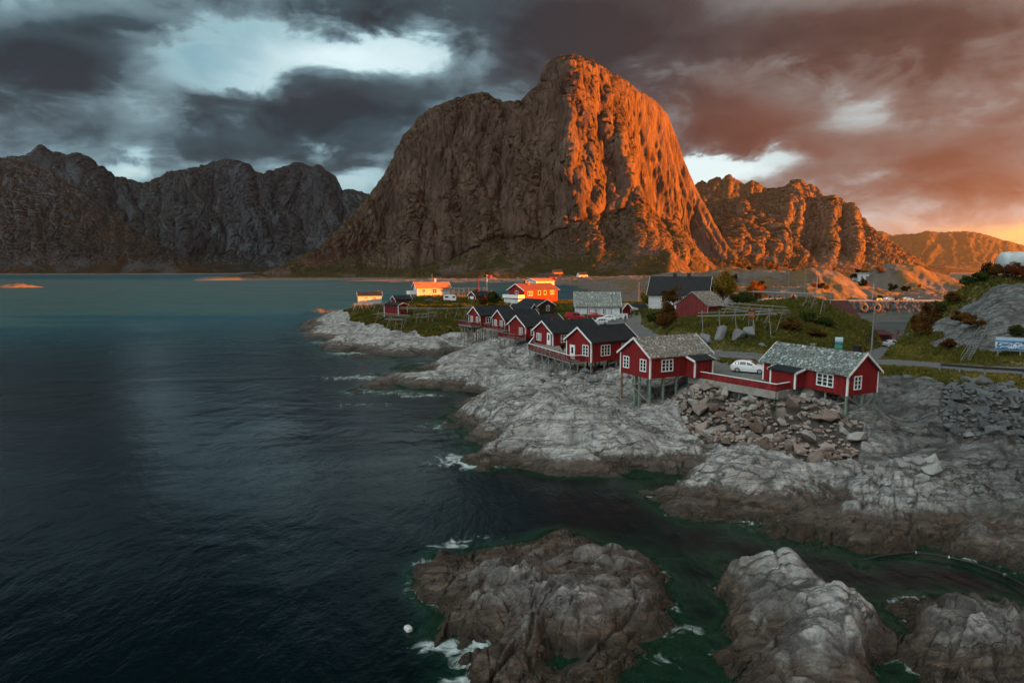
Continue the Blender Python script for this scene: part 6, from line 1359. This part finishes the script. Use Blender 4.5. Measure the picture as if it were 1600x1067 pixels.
def pl(name, label, cat, px, py, y, h_, w, mat, n, size, seed, **k):
    q = PY(px, py, y); return plant(name, label, cat, q[0], y, h_, w, mat, n, size, seed, **k)
pl('birch_tree', 'big golden birch tree right of the black-roofed white house', 'tree', 1130, 470, 186, 11.0, 4.6, M_LBIRCH, 7000, .26, 1, trunk=.15)
pl('orange_tree', 'rounded orange tree behind the hilltop racks', 'tree', 1181, 466, 196, 8.5, 3.6, M_LORANGE, 4500, .26, 2, trunk=.15)
pl('shrub', 'dark green shrub between the barn and the hilltop racks', 'shrub', 1163, 478, 134, 3.0, 3.4, M_LGREEN, 3200, .17, 3, trunk=.05)
pl('autumn_shrub', 'tall brown autumn shrub growing in front of the barn', 'shrub', 1041, 520, 112, 6.2, 2.0, M_LBROWN, 5200, .16, 4, trunk=.08)
pl('dark_tree', 'dark leaning tree between the black-roofed house and the barn', 'tree', 1052, 478, 142, 6.8, 3.2, M_LBROWN, 3200, .16, 5, trunk=.3)
pl('shrub', 'green shrub on the bank left of the brown autumn shrub', 'shrub', 1025, 498, 124, 3.6, 2.0, M_LGREEN, 2600, .16, 6, trunk=.08)
pl('shrub', 'small yellow-orange shrub at the left wall of the black-roofed white house', 'shrub', 1009, 480, 175, 5.0, 1.6, M_LBIRCH, 1800, .22, 7, trunk=.1)
pl('autumn_shrub', 'brown shrub beside the red garage', 'shrub', 757, 477, 196, 4.0, 2.1, M_LBROWN, 2600, .2, 8, trunk=.08)
pl('shrub', 'bushy green tree left of the white terrace', 'tree', 772, 478, 192, 5.2, 2.3, M_LGREEN, 3400, .2, 9, trunk=.12)
pl('shrub', 'low green hedge bush in front of the terrace', 'shrub', 766, 481, 186, 2.0, 2.6, M_LGREEN, 2000, .18, 10, trunk=.05)
for i, (px, py, y, h_, w, lab) in enumerate([(1203, 462, 230, 8.5, 2.4, 'dark spruce right behind the orange tree'), (1218, 460, 236, 9.5, 2.6, 'taller dark spruce left of the sunlit poles'), (1240, 456, 250, 9.0, 2.6, 'dark spruce between the two sunlit poles'), (1254, 455, 256, 8.0, 2.4, 'dark spruce beside the tall sunlit pole'), (1268, 454, 262, 7.5, 2.4, 'rightmost dark spruce of the group on the knoll')]):
    pl('spruce_tree', lab, 'tree', px, py, y, h_, w, M_LDARK, 2600, .30, 20 + i, conifer=True, group='spruces behind the hill')
rngp = random.Random(4)
HB = [(1440, 512, 104, 4.2, 2.6, M_LBROWN, 'brown shrub at the left foot of the right-hand rock hill, by the inlet'), (1452, 505, 106, 4.4, 2.8, M_LBROWN, 'taller brown shrub on the left slope of the rock hill'), (1437, 535, 99, 3.0, 2.4, M_LBROWN, 'low brown shrub by the slip road at the rock hill'), (1462, 486, 108, 3.0, 2.4, M_LGREEN, 'green shrub high on the left shoulder of the rock hill'),
      (1543, 432, 110, 3.6, 1.7, M_LDARK, 'dark upright bush left of the tank on the hilltop'), (1580, 440, 106, 3.0, 2.6, M_LRED, 'red autumn bush in front of the tank'), (1600, 444, 103, 3.0, 2.6, M_LRED, 'red autumn bush at the right edge below the tank'), (1556, 443, 107, 2.6, 2.4, M_LBROWN, 'brown bush below the left end of the tank'),
      (1510, 455, 108, 2.2, 2.4, M_LGREEN, 'dark green bush on the crest of the rock hill'), (1490, 470, 107, 2.4, 2.4, M_LBROWN, 'brown bush on the crest left of the dark green one'), (1530, 450, 107, 2.2, 2.2, M_LGREEN, 'green bush on the crest near the dark upright bush'), (1520, 516, 93, 2.4, 2.2, M_LBROWN, 'brown bush left of the stairway top'), (1500, 515, 97, 2.2, 2.6, M_LBROWN, 'brown bush on the rock face left of the stairway'), (1480, 548, 89.5, 1.9, 2.2, M_LBROWN, 'low brown bush by the road left of the stairway'),
      (1596, 520, 89, 1.8, 2.2, M_LGREEN, 'green bush above the map board'), (1235, 520, 103, 2.0, 2.6, M_LBROWN, 'brown bush on the green slope behind the right cabin'), (1262, 510, 108, 1.9, 3.0, M_LGREEN, 'dark green bush on the slope above the poster'), (1290, 512, 108, 1.9, 2.6, M_LGREEN, 'dark green bush on the slope near the poster'), (1275, 528, 101, 1.8, 2.2, M_LBROWN, 'brown bush just behind the chimney of the right cabin'), (1335, 474, 132, 2.2, 1.8, M_LBROWN, 'brown bush in front of the brown-red boathouse roof')]
for i, (px, py, y, h_, w, mt, lab) in enumerate(HB): pl('bush', lab, 'bush', px, py, y, h_, w * .72, mt, int(950 * w), .13, 40 + i, trunk=.06, group='bushes on the slopes')
pl('bare_tree', 'small bare tree at the water edge beside the lit boathouse', 'tree', 1400, 545, 112, 4.0, 1.6, M_LBROWN, 160, .09, 80, trunk=.2, bare=True)
pl('sapling', 'thin sapling in front of the right cabin porch by the red fence', 'sapling', 1210, 609, 62.2, 2.6, .55, M_LGREEN, 380, .06, 81, trunk=.2)
pl('autumn_shrub', 'orange lit shrub behind the black-roofed garage', 'shrub', 745, 462, 238, 3.6, 2.2, M_LORANGE, 1500, .22, 82, trunk=.08)

for i in range(72):                          # scattered autumn trees on the low ground past the village
    px = rngp.uniform(1140, 1440); y = rngp.uniform(290, 520); x = (px - 800) / 950 * y * 1.0
    if gz(x, y) < 2.5: continue
    k = rngp.random(); hh = rngp.uniform(2.5, 6)
    plant('autumn_tree', 'small %s tree scattered on the low ground beyond the village' % ('orange autumn' if k < .45 else 'golden' if k < .7 else 'dark green'), 'tree', x, y, hh, hh * rngp.uniform(.4, .6), M_LORANGE if k < .45 else M_LBIRCH if k < .7 else M_LDARK, 900, .34, 300 + i, trunk=.1, group='trees on the low ground, ' + ('orange' if k < .45 else 'golden' if k < .7 else 'dark'))

def grass():
    r_ = np.random.default_rng(3); n = 230000
    u = r_.uniform(R_(-24), R_(43), n); w = r_.uniform(math.log(58), math.log(235), n)
    t = bilerp(turf, u, w, AZ, LR) + .25 * (r_.random(n) - .5); sel = (t > .42); u, w = u[sel], w[sel]
    R = np.exp(w); x, y = R * np.sin(u), R * np.cos(u); z = bilerp(TZ, u, w, AZ, LR)
    # no tufts inside the buildings
    keep = np.ones(len(x), bool)
    for o in bpy.data.objects:
        if o.type == 'MESH' and o.name.split('.')[0] in ('wall', 'basement', 'concrete_kerb') and o.parent:
            bb = np.array(o.bound_box); a = o.parent.rotation_euler.z; dx, dy = x - o.parent.location.x, y - o.parent.location.y
            lx, ly = dx * cos(a) + dy * sin(a), -dx * sin(a) + dy * cos(a); keep &= ~((lx > bb[:, 0].min() - .2) & (lx < bb[:, 0].max() + .2) & (ly > bb[:, 1].min() - .2) & (ly < bb[:, 1].max() + .2))
    x, y, z, R = x[keep], y[keep], z[keep], R[keep]; n = len(x)
    dd = seg_dist(x, y, ROAD)[0]; tall = sst(dd, 3.5, 9) * .8 + .2
    patch = fbm(x / 5, y / 5, 33, 4); hgt = (.16 + .36 * np.clip(patch + .45, 0, 1)) * tall * (1 + R / 400) * r_.uniform(.6, 1.3, n)
    B = 3; V = np.empty((n, B, 4, 3)); shade = np.clip(.5 + .55 * fbm(x / 7, y / 7, 34, 4) + .28 * (r_.random(n) - .5), 0, 1)
    for b in range(B):
        a = r_.uniform(0, 2 * pi, n); wd = (.05 + .0011 * R) * r_.uniform(.7, 1.3, n); ln = r_.uniform(.2, .7, n) * hgt; b2 = r_.uniform(0, 2 * pi, n)
        base = np.stack([x + .12 * np.cos(a * 3), y + .12 * np.sin(a * 3), z - .06], -1); s_ = np.stack([np.cos(a) * wd, np.sin(a) * wd, a * 0], -1); tip = base + np.stack([np.cos(b2) * ln, np.sin(b2) * ln, hgt * r_.uniform(.7, 1.2, n) + .06], -1)
        V[:, b, 0] = base - s_; V[:, b, 1] = base + s_; V[:, b, 2] = tip + s_ * .25; V[:, b, 3] = tip - s_ * .25
    m = leaf_mat('hill_grass', [(.20, .095, .034), (.13, .105, .028), (.085, .095, .020), (.19, .15, .034), (.42, .29, .10)])
    o = quads_obj('grass', V.reshape(-1, 3), np.repeat(shade, 4 * B), m, None); tag(o, kind='stuff')
grass()
